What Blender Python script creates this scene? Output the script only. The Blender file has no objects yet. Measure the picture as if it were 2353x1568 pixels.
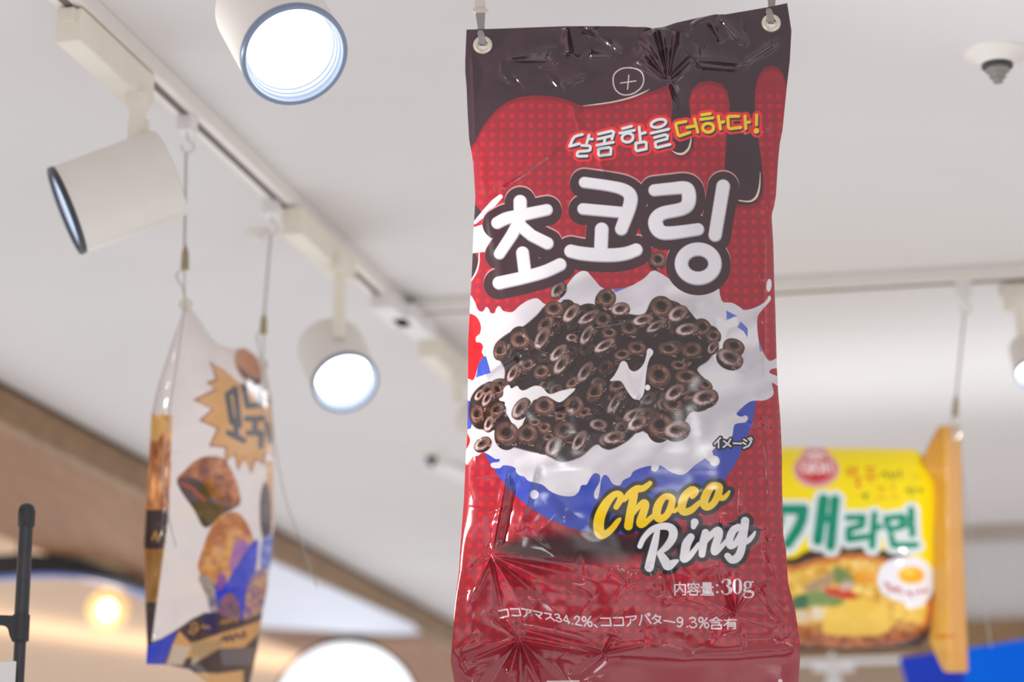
import bpy, math, random
import numpy as np
from mathutils import Vector, Matrix

# ------------------------------------------------------------------ camera, world, exposure
W, H, F = 2353.0, 1568.0, 5500.0
PITCH = math.radians(14.5)
CAM_Z = 1.5
CEIL = 2.65
SC = bpy.context.scene
COL = SC.collection

cam_data = bpy.data.cameras.new('camera')
cam_data.sensor_fit = 'HORIZONTAL'
cam_data.sensor_width = 36.0
cam_data.lens = 36.0 * F / W
cam_data.clip_start = 0.05
cam_data.dof.use_dof = True
cam_data.dof.focus_distance = 2.50
cam_data.dof.aperture_fstop = 3.8
cam_data.dof.aperture_blades = 0
cam = bpy.data.objects.new('camera', cam_data)
cam.location = (0, 0, CAM_Z)
cam.rotation_euler = (math.pi / 2 + PITCH, 0, 0)
COL.objects.link(cam)
SC.camera = cam

SC.view_settings.view_transform = 'Standard'
SC.view_settings.look = 'None'
SC.view_settings.gamma = 1.0
SC.view_settings.use_curve_mapping = False
SC.view_settings.exposure = 0.06

world = bpy.data.worlds.new('world')
SC.world = world
world.use_nodes = True
wnt = world.node_tree
bgn = wnt.nodes['Background']
bgn.inputs['Strength'].default_value = 0.86
# the rest of the bright shop: soft patches of pale aisles and darker shelving
wtc = wnt.nodes.new('ShaderNodeTexCoord')
wnz = wnt.nodes.new('ShaderNodeTexNoise')
wnz.inputs['Scale'].default_value = 2.2
wnz.inputs['Detail'].default_value = 3
wrp = wnt.nodes.new('ShaderNodeValToRGB')
wrp.color_ramp.elements[0].position = .38
wrp.color_ramp.elements[1].position = .52
wrp.color_ramp.elements[0].color = (.22, .20, .20, 1)
wrp.color_ramp.elements[1].color = (1.30, 1.285, 1.29, 1)
wnt.links.new(wtc.outputs['Generated'], wnz.inputs['Vector'])
wnt.links.new(wnz.outputs['Fac'], wrp.inputs['Fac'])
wnt.links.new(wrp.outputs['Color'], bgn.inputs['Color'])


def area(name, loc, size, power, color=(1, 1, 1), rot=(0, 0, 0), sizey=None):
    l = bpy.data.lights.new(name, 'AREA')
    l.energy = power
    l.color = color
    l.shape = 'RECTANGLE'
    l.size = size
    l.size_y = sizey or size
    o = bpy.data.objects.new(name, l)
    o.location = loc
    o.rotation_euler = rot
    COL.objects.link(o)
    return o


def spot(name, loc, target, power, angle=60, blend=0.5, color=(1, 1, 1), radius=0.04):
    l = bpy.data.lights.new(name, 'SPOT')
    l.energy = power
    l.color = color
    l.spot_size = math.radians(angle)
    l.spot_blend = blend
    l.shadow_soft_size = radius
    o = bpy.data.objects.new(name, l)
    o.location = loc
    d = Vector(target) - Vector(loc)
    o.rotation_euler = d.to_track_quat('-Z', 'Y').to_euler()
    COL.objects.link(o)
    return o


def bulb(name, loc, power, color=(1, 1, 1), radius=0.05):
    l = bpy.data.lights.new(name, 'POINT')
    l.energy = power
    l.color = color
    l.shadow_soft_size = radius
    o = bpy.data.objects.new(name, l)
    o.location = loc
    COL.objects.link(o)
    return o


# area lights added unseen behind the photographer for bright reflections on the bag
area('added_area_light', (-0.36, -1.25, CEIL - 0.02), 0.34, 15, (0.92, 0.95, 1.0), sizey=1.5)
area('added_area_light', (1.1, -2.2, CEIL - 0.02), 0.30, 14, (0.95, 0.97, 1.0), sizey=1.2)
# unseen lamp put out of frame to the left to rake across the bag
spot('unseen_raking_lamp', (-1.30, 2.22, 2.15), (0.00, 2.45, 2.20), 115, 36, 0.7, (1, 0.97, 0.96))
# two unseen spots added behind the photographer: small sources that glint on the films
spot('added_glint_spot', (-1.05, -0.35, 2.46), (0.2, 3.6, 2.0), 3.5, 70, 0.7, (0.97, 0.98, 1.0), 0.045)
spot('added_glint_spot', (0.95, 0.30, 2.46), (0.3, 3.4, 2.0), 2.2, 70, 0.7, (0.97, 0.98, 1.0), 0.045)
# spots added out of frame to the right to brighten the two hanging packs
spot('pack_fill_spot', (1.35, 2.70, 2.45), (0.66, 3.95, 1.93), 34, 44, 0.7, (0.98, 0.98, 1.0), 0.045)
spot('pack_fill_spot', (1.75, 3.10, 2.42), (-0.36, 3.35, 1.98), 44, 24, 0.7, (1.0, 0.98, 0.97), 0.045)
# unseen uplights added to lighten the ceiling behind the right-hand hanging sign
for wx in (0.50, 0.86, 1.22):
    spot('added_ceiling_uplight', (wx, 4.84 - wx * .2, 2.0), (wx, 4.84 - wx * .2, CEIL), 3.4, 96, 1.0, (0.95, 0.97, 1.0))

# ------------------------------------------------------------------ geometry of the view
RIGHT = np.array([1.0, 0, 0])
UP = np.array([0, -math.sin(PITCH), math.cos(PITCH)])
FWD = np.array([0, math.cos(PITCH), math.sin(PITCH)])
ORG = np.array([0, 0, CAM_Z])


def ray(px, py):
    px = np.asarray(px, float)[..., None]
    py = np.asarray(py, float)[..., None]
    return FWD + RIGHT * (px - W / 2) / F - UP * (py - H / 2) / F


def at_y(px, py, Y):
    d = ray(px, py)
    return ORG + d * (np.asarray(Y, float)[..., None] / d[..., 1:2])


def at_z(px, py, Z):
    d = ray(px, py)
    return ORG + d * ((Z - CAM_Z) / d[..., 2:3])


def V(a):
    return Vector([float(t) for t in np.ravel(a)])


A1 = math.radians(13.2)
D1 = np.array([math.sin(A1), math.cos(A1), 0])      # the shop's long direction
D2 = np.array([math.cos(A1), -math.sin(A1), 0])     # across it


# ------------------------------------------------------------------ object helpers
def link(o, parent=None, label=None, cat=None, group=None, kind=None):
    COL.objects.link(o)
    if parent is not None:
        o.parent = parent
        o.matrix_parent_inverse = Matrix.Translation(-parent.location)
    if label:
        o['label'] = label
    if cat:
        o['category'] = cat
    if group:
        o['group'] = group
    if kind:
        o['kind'] = kind
    return o


def thing(name, label, cat, loc, group=None):
    o = bpy.data.objects.new(name, None)
    o.empty_display_size = 0.05
    o.location = V(loc)
    return link(o, None, label, cat, group)


def mesh(name, verts, faces, mat, parent=None, smooth=False, bevel=0, **kw):
    me = bpy.data.meshes.new(name)
    me.from_pydata([tuple(map(float, v)) for v in verts], [], [tuple(f) for f in faces])
    me.update()
    if mat:
        me.materials.append(mat)
    if smooth:
        me.polygons.foreach_set('use_smooth', [True] * len(me.polygons))
    o = bpy.data.objects.new(name, me)
    link(o, parent, **kw)
    if bevel:
        b = o.modifiers.new('bevel', 'BEVEL')
        b.width = bevel
        b.segments = 2
        b.limit_method = 'ANGLE'
    return o


class MB:
    """collects shapes into one mesh"""
    def __init__(s):
        s.v = []
        s.f = []

    def add(s, v, f):
        n = len(s.v)
        s.v += [tuple(map(float, p)) for p in v]
        s.f += [tuple(i + n for i in q) for q in f]
        return s

    def box(s, c, ex, ey, ez, hx, hy, hz):
        c, ex, ey, ez = map(np.asarray, (c, ex, ey, ez))
        v = [c + ex * hx * a + ey * hy * b + ez * hz * d for a in (-1, 1) for b in (-1, 1) for d in (-1, 1)]
        f = [(0, 1, 3, 2), (4, 6, 7, 5), (0, 4, 5, 1), (2, 3, 7, 6), (0, 2, 6, 4), (1, 5, 7, 3)]
        return s.add(v, f)

    def tube(s, pts, r, n=10, cap=True):
        pts = [np.asarray(p, float) for p in pts]
        rs = r if hasattr(r, '__len__') else [r] * len(pts)
        rings = []
        prev = None
        for i, p in enumerate(pts):
            t = pts[min(i + 1, len(pts) - 1)] - pts[max(i - 1, 0)]
            t = t / (np.linalg.norm(t) + 1e-12)
            a = prev if prev is not None else (np.array([0, 0, 1.0]) if abs(t[2]) < .9 else np.array([1.0, 0, 0]))
            a = a - t * np.dot(a, t)
            a = a / (np.linalg.norm(a) + 1e-12)
            b = np.cross(t, a)
            prev = a
            rings.append([p + rs[i] * (a * math.cos(2 * math.pi * k / n) + b * math.sin(2 * math.pi * k / n)) for k in range(n)])
        v = [q for g in rings for q in g]
        f = []
        for i in range(len(rings) - 1):
            for k in range(n):
                f.append((i * n + k, i * n + (k + 1) % n, (i + 1) * n + (k + 1) % n, (i + 1) * n + k))
        if cap:
            f.append(tuple(range(n))[::-1])
            f.append(tuple((len(rings) - 1) * n + k for k in range(n)))
        return s.add(v, f)

    def lathe(s, o, ax, prof, n=48, close=False):
        """prof: (distance along axis, radius)"""
        o, ax = np.asarray(o, float), np.asarray(ax, float)
        ax = ax / np.linalg.norm(ax)
        a = np.array([0, 0, 1.0]) if abs(ax[2]) < .9 else np.array([1.0, 0, 0])
        a = a - ax * np.dot(a, ax)
        a /= np.linalg.norm(a)
        b = np.cross(ax, a)
        v = []
        for h, r in prof:
            for k in range(n):
                t = 2 * math.pi * k / n
                v.append(o + ax * h + r * (a * math.cos(t) + b * math.sin(t)))
        f = []
        m = len(prof)
        for i in range(m if close else m - 1):
            j = (i + 1) % m
            for k in range(n):
                f.append((i * n + k, i * n + (k + 1) % n, j * n + (k + 1) % n, j * n + k))
        if not close:
            if prof[0][1] > 1e-6:
                f.append(tuple(range(n))[::-1])
            if prof[-1][1] > 1e-6:
                f.append(tuple((m - 1) * n + k for k in range(n)))
        return s.add(v, f)

    def build(s, name, mat, parent=None, smooth=False, bevel=0, **kw):
        o = mesh(name, s.v, s.f, mat, parent, smooth, bevel, **kw)
        if smooth:
            try:
                o.data.set_sharp_from_angle(angle=math.radians(40))
            except Exception:
                pass
        return o


def spline(pts, n=8, closed=False):
    p = [np.asarray(q, float) for q in pts]
    out = []
    m = len(p)
    for i in range(m if closed else m - 1):
        if closed:
            a, b, c, d = p[(i - 1) % m], p[i], p[(i + 1) % m], p[(i + 2) % m]
        else:
            a, b, c, d = p[max(i - 1, 0)], p[i], p[i + 1], p[min(i + 2, m - 1)]
        for k in range(n):
            t = k / n
            out.append(.5 * ((2 * b) + (c - a) * t + (2 * a - 5 * b + 4 * c - d) * t * t + (3 * b - a - 3 * c + d) * t ** 3))
    if not closed:
        out.append(p[-1])
    return out


# ------------------------------------------------------------------ materials
def lin(c):
    c = np.asarray(c, float) / 255.0
    return np.where(c <= .04045, c / 12.92, ((c + .055) / 1.055) ** 2.4)


def mat(name, rgb, rough=.5, metal=0, noise=.04, scale=40, spec=.5, bump=0, emit=None, strength=0, alpha=1, trans=0):
    m = bpy.data.materials.new(name)
    m.use_nodes = True
    nt = m.node_tree
    b = nt.nodes['Principled BSDF']
    c = lin(rgb)
    b.inputs['Roughness'].default_value = rough
    b.inputs['Metallic'].default_value = metal
    b.inputs['Specular IOR Level'].default_value = spec
    b.inputs['Transmission Weight'].default_value = trans
    b.inputs['Alpha'].default_value = alpha
    tc = nt.nodes.new('ShaderNodeTexCoord')
    nz = nt.nodes.new('ShaderNodeTexNoise')
    nz.inputs['Scale'].default_value = scale
    nz.inputs['Detail'].default_value = 4
    nt.links.new(tc.outputs['Object'], nz.inputs['Vector'])
    rp = nt.nodes.new('ShaderNodeValToRGB')
    rp.color_ramp.elements[0].position = .3
    rp.color_ramp.elements[1].position = .7
    rp.color_ramp.elements[0].color = (*(c * (1 - noise)), 1)
    rp.color_ramp.elements[1].color = (*np.minimum(c * (1 + noise), 1), 1)
    nt.links.new(nz.outputs['Fac'], rp.inputs['Fac'])
    nt.links.new(rp.outputs['Color'], b.inputs['Base Color'])
    if bump:
        bp = nt.nodes.new('ShaderNodeBump')
        bp.inputs['Strength'].default_value = bump
        bp.inputs['Distance'].default_value = .002
        nt.links.new(nz.outputs['Fac'], bp.inputs['Height'])
        nt.links.new(bp.outputs['Normal'], b.inputs['Normal'])
    if emit is not None:
        b.inputs['Emission Color'].default_value = (*lin(emit), 1)
        b.inputs['Emission Strength'].default_value = strength
    return m


def wood(name, c0, c1, rough=.55):
    m = bpy.data.materials.new(name)
    m.use_nodes = True
    nt = m.node_tree
    b = nt.nodes['Principled BSDF']
    b.inputs['Roughness'].default_value = rough
    tc = nt.nodes.new('ShaderNodeTexCoord')
    mp = nt.nodes.new('ShaderNodeMapping')
    mp.inputs['Rotation'].default_value = (0, 0, A1)
    mp.inputs['Scale'].default_value = (30, 1.5, 30)
    nz = nt.nodes.new('ShaderNodeTexNoise')
    nz.inputs['Scale'].default_value = 2.0
    nz.inputs['Detail'].default_value = 6
    rp = nt.nodes.new('ShaderNodeValToRGB')
    rp.color_ramp.elements[0].position = .35
    rp.color_ramp.elements[1].position = .65
    rp.color_ramp.elements[0].color = (*lin(c0), 1)
    rp.color_ramp.elements[1].color = (*lin(c1), 1)
    nt.links.new(tc.outputs['Object'], mp.inputs['Vector'])
    nt.links.new(mp.outputs['Vector'], nz.inputs['Vector'])
    nt.links.new(nz.outputs['Fac'], rp.inputs['Fac'])
    nt.links.new(rp.outputs['Color'], b.inputs['Base Color'])
    return m


def print_mat(name, rough=.1, bump=.15, bscale=900, spec=.5, coat=0.0):
    """glossy printed film: the artwork is a colour attribute on the sheet"""
    m = bpy.data.materials.new(name)
    m.use_nodes = True
    nt = m.node_tree
    b = nt.nodes['Principled BSDF']
    b.inputs['Roughness'].default_value = rough
    b.inputs['Specular IOR Level'].default_value = spec
    b.inputs['Coat Weight'].default_value = coat
    b.inputs['Coat Roughness'].default_value = .05
    at = nt.nodes.new('ShaderNodeAttribute')
    at.attribute_name = 'artwork'
    nt.links.new(at.outputs['Color'], b.inputs['Base Color'])
    tc = nt.nodes.new('ShaderNodeTexCoord')
    nz = nt.nodes.new('ShaderNodeTexNoise')
    nz.inputs['Scale'].default_value = bscale
    nz.inputs['Detail'].default_value = 2
    bp = nt.nodes.new('ShaderNodeBump')
    bp.inputs['Strength'].default_value = bump
    bp.inputs['Distance'].default_value = .0003
    nt.links.new(tc.outputs['Object'], nz.inputs['Vector'])
    nt.links.new(nz.outputs['Fac'], bp.inputs['Height'])
    nt.links.new(bp.outputs['Normal'], b.inputs['Normal'])
    return m


M = {}
M['ceiling'] = mat('ceiling_paint', (225, 222, 222), .85, scale=3, noise=.015)
M['white_metal'] = mat('white_painted_metal', (232, 226, 220), .38, scale=30, noise=.02)
M['cream_plastic'] = mat('cream_plastic', (236, 228, 214), .4, scale=30, noise=.02)
M['dark_slot'] = mat('track_slot', (112, 100, 98), .6, scale=60)
M['bloom_ring'] = mat('bloom_lit_lamp_ring', (128, 142, 166), .3, metal=.3)  # trim ring colour lightened for the bloom around lit lamps
M['dark_ring'] = mat('dark_lamp_ring', (58, 62, 70), .35)
M['pale_ring'] = mat('pale_lamp_ring', (190, 202, 220), .3)
M['lamp'] = mat('lamp_glow', (255, 255, 255), .4, emit=(252, 253, 255), strength=3.5)
M['black'] = mat('black_plastic', (44, 45, 50), .4, scale=80, noise=.1)
M['black_pole'] = mat('black_coated_tube', (52, 54, 60), .32, scale=80, noise=.1)
M['steel'] = mat('brushed_steel', (214, 208, 200), .32, metal=.55, scale=120)
M['steel_dark'] = mat('dull_steel', (150, 145, 141), .4, metal=.4, scale=120)
M['nickel'] = mat('nickel_eyelet', (226, 216, 200), .25, metal=.75, scale=120)
M['brass'] = mat('brass_crimp', (166, 150, 118), .4, metal=.6, scale=150)
M['cord'] = mat('clear_nylon_cord', (176, 170, 166), .35, scale=200)
M['wood_face'] = wood('wood_fascia', (140, 110, 80), (160, 128, 94))
M['wood_under'] = wood('wood_soffit', (138, 92, 56), (158, 108, 68))
M['beige'] = mat('beige_plaster', (214, 184, 158), .8, scale=6)
M['grey_wall'] = mat('grey_white_wall', (216, 213, 212), .8, scale=3)
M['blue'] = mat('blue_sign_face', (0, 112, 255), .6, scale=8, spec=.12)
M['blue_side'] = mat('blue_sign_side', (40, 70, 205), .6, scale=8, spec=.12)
M['panel'] = mat('bluish_white_panel', (226, 231, 246), .5, emit=(218, 226, 246), strength=.03)
M['sign_glow'] = mat('lit_sign_face', (250, 252, 255), .4, emit=(236, 246, 255), strength=1.15)
M['warm'] = mat('warm_filament', (255, 240, 200), .4, emit=(255, 226, 160), strength=9)
M['card'] = mat('white_card', (232, 228, 228), .35, scale=20)
M['blue_led'] = mat('blue_strip_light', (130, 150, 220), .4, emit=(120, 140, 215), strength=.2)

# ------------------------------------------------------------------ the setting
def quad(name, pts, m, **kw):
    return mesh(name, pts, [tuple(range(len(pts)))], m, **kw)


L1a, L1b = at_z(0, 877, CEIL), at_z(1035, 1427, CEIL)
dL = (L1b - L1a) / np.linalg.norm(L1b - L1a)
nL = np.array([dL[1], -dL[0], 0])                    # towards the photographer's side
eA, eB = L1a - dL * 9, L1a + dL * 16
# ceiling slab: everything on the near side of the wood edge
cv = [eA, eB, eB + nL * 11, eA + nL * 11]
mb = MB()
mb.add([*cv, *[p + np.array([0, 0, .05]) for p in cv]], [(0, 1, 2, 3)[::-1], (4, 5, 6, 7), (0, 4, 5, 1), (1, 5, 6, 2), (2, 6, 7, 3), (3, 7, 4, 0)])
mb.build('ceiling', M['ceiling'], kind='structure')
SOF = CEIL - .082
dn = np.array([0, 0, CEIL - SOF])
t3 = at_z(0, 1232, SOF)
wS = float(np.dot(L1a - t3, nL))                     # soffit depth
mb = MB()
mb.add([eA, eB, eB - dn, eA - dn, eA - nL * .03, eB - nL * .03, eB - dn - nL * .03, eA - dn - nL * .03],
       [(0, 1, 2, 3), (7, 6, 5, 4), (0, 4, 5, 1), (3, 2, 6, 7), (0, 3, 7, 4), (1, 5, 6, 2)])
mb.build('trim_1', M['wood_face'], kind='structure')
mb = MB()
mb.box((eA + eB) / 2 - np.array([0, 0, .006]) + nL * .001, dL, nL, (0, 0, 1), 12.5, .0015, .0055)  # solid dark strip painted for the shade line under the ceiling edge
mb.build('shade_strip', mat('painted_shade_line', (84, 62, 46), .7), kind='structure')
mb = MB()
q = [eA - dn - nL * .03, eB - dn - nL * .03, eB - dn - nL * wS, eA - dn - nL * wS]
mb.add([*q, *[p + np.array([0, 0, .1]) for p in q]], [(3, 2, 1, 0), (4, 5, 6, 7), (0, 1, 5, 4), (1, 2, 6, 5), (2, 3, 7, 6), (3, 0, 4, 7)])
mb.build('trim_2', M['wood_under'], kind='structure')
# raised beige ceiling behind the wooden soffit
zc = SOF + .10
c0, c1 = eA - dn - nL * wS, eB - dn - nL * wS
mesh('ceiling_1', [(*c0[:2], zc), (*c1[:2], zc), (*(c1 - nL * 7)[:2], zc), (*(c0 - nL * 7)[:2], zc)], [(0, 1, 2, 3)], M['beige'], kind='structure')
FILM_STEP = 1.15   # artwork units between the points of the big film
DEBUG = False

# ------------------------------------------------------------------ printed artwork (drawn as vector shapes on a fine sheet)
def vnoise(x, y, seed=0):
    xi, yi = np.floor(x).astype(np.int64), np.floor(y).astype(np.int64)
    fx, fy = x - xi, y - yi
    fx = fx * fx * (3 - 2 * fx)
    fy = fy * fy * (3 - 2 * fy)

    def h(a, b):
        n = (a * 374761393 + b * 668265263 + seed * 974634777) & 0xffffffff
        n = ((n ^ (n >> 13)) * 1274126177) & 0xffffffff
        return ((n ^ (n >> 16)) & 0xffff) / 65535.0
    return (h(xi, yi) * (1 - fx) + h(xi + 1, yi) * fx) * (1 - fy) + (h(xi, yi + 1) * (1 - fx) + h(xi + 1, yi + 1) * fx) * fy


def fbm(x, y, seed=0, o=3):
    s, a, t = 0, .5, 0
    for i in range(o):
        s = s + a * vnoise(x * 2 ** i, y * 2 ** i, seed + i)
        t += a
        a *= .5
    return s / t


class Art:
    def __init__(s, X, Y, aa, base):
        s.X, s.Y, s.aa = X, Y, aa
        s.C = np.empty(X.shape + (3,))
        s.C[:] = base
        s.cy0, s.cy1 = Y.min(1), Y.max(1)
        s.cx0, s.cx1 = X.min(0), X.max(0)

    def win(s, x0, y0, x1, y1):
        r = np.nonzero((s.cy1 >= y0) & (s.cy0 <= y1))[0]
        c = np.nonzero((s.cx1 >= x0) & (s.cx0 <= x1))[0]
        if len(r) == 0 or len(c) == 0:
            return None
        return slice(r[0], r[-1] + 1), slice(c[0], c[-1] + 1)

    def paint(s, sl, d, col, soft=None, op=1.0):
        a = np.clip(.5 - d / (soft or s.aa), 0, 1) * op
        c = s.C[sl]
        col = np.asarray(col, float)
        s.C[sl] = c + (col - c) * a[..., None]

    # ---- signed distances
    def d_poly(s, sl, pts):
        X, Y = s.X[sl], s.Y[sl]
        p = np.asarray(pts, float)
        d = np.full(X.shape, 1e9)
        inside = np.zeros(X.shape, bool)
        n = len(p)
        for i in range(n):
            ax, ay = p[i]
            bx, by = p[(i + 1) % n]
            ex, ey = bx - ax, by - ay
            L = ex * ex + ey * ey + 1e-9
            t = np.clip(((X - ax) * ex + (Y - ay) * ey) / L, 0, 1)
            d = np.minimum(d, (X - ax - t * ex) ** 2 + (Y - ay - t * ey) ** 2)
            if abs(ey) > 1e-9:
                inside ^= ((ay <= Y) != (by <= Y)) & (X < ax + (Y - ay) * ex / ey)
        d = np.sqrt(d)
        return np.where(inside, -d, d)

    def d_stroke(s, sl, strokes, ox=0, oy=0):
        X, Y = s.X[sl] - ox, s.Y[sl] - oy
        d = np.full(X.shape, 1e9)
        for st in strokes:
            if len(st) == 1:
                ax, ay, ra = st[0]
                d = np.minimum(d, np.hypot(X - ax, Y - ay) - ra)
            for (ax, ay, ra), (bx, by, rb) in zip(st[:-1], st[1:]):
                ex, ey = bx - ax, by - ay
                L = ex * ex + ey * ey + 1e-9
                t = np.clip(((X - ax) * ex + (Y - ay) * ey) / L, 0, 1)
                d = np.minimum(d, np.hypot(X - ax - t * ex, Y - ay - t * ey) - (ra + t * (rb - ra)))
        return d

    def d_ell(s, sl, cx, cy, a, b, ang=0):
        X, Y = s.X[sl] - cx, s.Y[sl] - cy
        t = math.radians(ang)
        u, v = X * math.cos(t) + Y * math.sin(t), -X * math.sin(t) + Y * math.cos(t)
        k = np.hypot(u / a, v / b)
        g = np.hypot(u / a ** 2, v / b ** 2) + 1e-9
        return np.where(k < .05, -min(a, b), (k - 1) * k / g)

    # ---- drawing
    def poly(s, pts, col, smooth=0, soft=None, op=1, pad=3):
        if smooth:
            pts = [tuple(q) for q in spline(pts, smooth, True)]
        p = np.asarray(pts, float)
        pad = max(pad, (soft or 0))
        sl = s.win(p[:, 0].min() - pad, p[:, 1].min() - pad, p[:, 0].max() + pad, p[:, 1].max() + pad)
        if sl:
            s.paint(sl, s.d_poly(sl, pts), col, soft, op)

    def ell(s, cx, cy, a, b, col, ang=0, soft=None, op=1):
        r = max(a, b) + max(3, soft or 0)
        sl = s.win(cx - r, cy - r, cx + r, cy + r)
        if sl:
            s.paint(sl, s.d_ell(sl, cx, cy, a, b, ang), col, soft, op)

    def ring(s, cx, cy, a, b, w, col, ang=0, op=1):
        r = max(a, b) + w + 3
        sl = s.win(cx - r, cy - r, cx + r, cy + r)
        if sl:
            s.paint(sl, np.abs(s.d_ell(sl, cx, cy, a, b, ang)) - w, col, None, op)

    def strokes(s, sts, layers):
        """layers: (grow, dx, dy, colour)"""
        p = np.array([q for st in sts for q in st])
        m = p[:, 2].max() + max(abs(l[0]) + abs(l[1]) + abs(l[2]) for l in layers) + 4
        sl = s.win(p[:, 0].min() - m, p[:, 1].min() - m, p[:, 0].max() + m, p[:, 1].max() + m)
        if not sl:
            return
        cache = {}
        for g, dx, dy, col in layers:
            if (dx, dy) not in cache:
                cache[(dx, dy)] = s.d_stroke(sl, sts, dx, dy)
            s.paint(sl, cache[(dx, dy)] - g, col)
        return sl, cache[(0, 0)] if (0, 0) in cache else s.d_stroke(sl, sts)


def tr(x0, y0, sc, sts, r=None, smooth=0):
    """strokes measured in an enlarged detail -> artwork coordinates"""
    out = []
    for st in sts:
        q = [(x0 + a[0] / sc, y0 + a[1] / sc, (a[2] / sc if len(a) > 2 else r)) for a in st]
        if smooth and len(q) > 2:
            q = [tuple(t) for t in spline(q, smooth)]
        out.append(q)
    return out


def loop(cx, cy, a, b, ang=0, n=28, r=None):
    t = math.radians(ang)
    pts = []
    for i in range(n + 1):
        f = 2 * math.pi * i / n
        u, v = a * math.cos(f), b * math.sin(f)
        p = (cx + u * math.cos(t) - v * math.sin(t), cy + u * math.sin(t) + v * math.cos(t))
        pts.append(p if r is None else (*p, r))
    return pts


def box(x0, y0, x1, y1, sk=0):
    return [(x0, y0), (x1, y0 + sk), (x1, y1 + sk), (x0, y1), (x0, y0)]


def choco_ring(A, cx, cy, a, b, ang, kind, rnd, dim=1.0):
    """one chocolate cereal ring of the printed picture"""
    t = math.radians(ang)
    nx, ny = -math.sin(t), math.cos(t)               # across the face, downwards
    if ny < 0:
        nx, ny = -nx, -ny
    fat = max(b * 1.25, a * .66)                     # the puffed body behind the face
    off = (fat - b) * .95
    R = a + off + 8
    sl = A.win(cx - R, cy - R, cx + R, cy + R + 4)
    if not sl:
        return
    X, Y = A.X[sl], A.Y[sl]
    n = fbm(X / 5, Y / 5, rnd.randrange(999), 2) - .5
    lum = rnd.uniform(.92, 1.1) * dim
    bx, by = cx + nx * off, cy + ny * off
    d = A.d_ell(sl, bx, by, a * 1.0, fat, ang)
    k = np.clip(((X - bx) * nx + (Y - by) * ny) / fat * .5 + .5, 0, 1)
    col = (np.array([92, 64, 57]) * (1 - k[..., None]) + np.array([36, 24, 25]) * k[..., None]) * lum
    glint = np.clip(1 - np.abs(k - .80) / .07, 0, 1) * np.clip(n * 6, 0, 1)
    col = col + glint[..., None] * np.array([92, 72, 66])
    A.paint(sl, d, col, soft=2.0)
    u = ((X - cx) * math.cos(t) + (Y - cy) * math.sin(t)) / a
    v = (-(X - cx) * math.sin(t) + (Y - cy) * math.cos(t)) / b
    rho = np.hypot(u, v)
    w = X * 0 + np.arctan2(Y - cy, X - cx)
    d = A.d_ell(sl, cx, cy, a, b, ang)
    hole = .30
    q = np.clip((rho - (1 + hole) / 2 - .06) / ((1 - hole) / 2), -1, 1)
    crest = np.clip(1 - q * q, 0, 1)
    side = .62 + .38 * np.cos(w - 2.5 + n * 2)       # brighter towards the lower left
    if kind == 'l':
        base, hi, hol = np.array([94, 66, 60]), np.array([192, 170, 168]), np.array([34, 22, 22])
        g = np.clip(crest ** 2.2 * side * (1 + n * .9) * 1.05, 0, 1)
    else:
        base, hi, hol = np.array([78, 52, 45]), np.array([150, 112, 98]), np.array([30, 19, 19])
        g = np.clip(crest ** 3 * (.25 + .75 * np.clip(np.cos(w * 2 + 1.2 + n * 3), 0, 1)) * (1 + n), 0, 1) * .75
    col = (base * (1 + n[..., None] * .3) * (1 - g[..., None]) + hi * g[..., None]) * lum
    inner = np.clip((hole + .26 - rho) / .22, 0, 1)[..., None]
    col = col * (1 - inner) + (np.array([84, 58, 50]) * (1 + n[..., None] * .8)) * inner
    dark = np.clip((hole + (.05 if kind == 'l' else .16) - np.hypot(u + .04, v + .10)) / .16, 0, 1)[..., None]
    col = col * (1 - dark) + hol * dark
    A.paint(sl, d, col, soft=2.2)
    if dim < 1:
        return
    ex, ey = math.cos(t), math.sin(t)
    for f in (.5, .72):
        A.ell(cx + ex * a * f + nx * b * 1.05, cy + ey * a * f + ny * b * 1.05, 2.2, 1.5, (176, 148, 140), soft=2, op=.8)
    if kind == 'd':
        A.strokes([[(cx + a * .60 * math.cos(f), cy + b * .62 * math.sin(f), .75) for f in np.linspace(.2 + n.flat[0], 2.4, 9)]], [(0, 0, 0, (172, 132, 116))])


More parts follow.
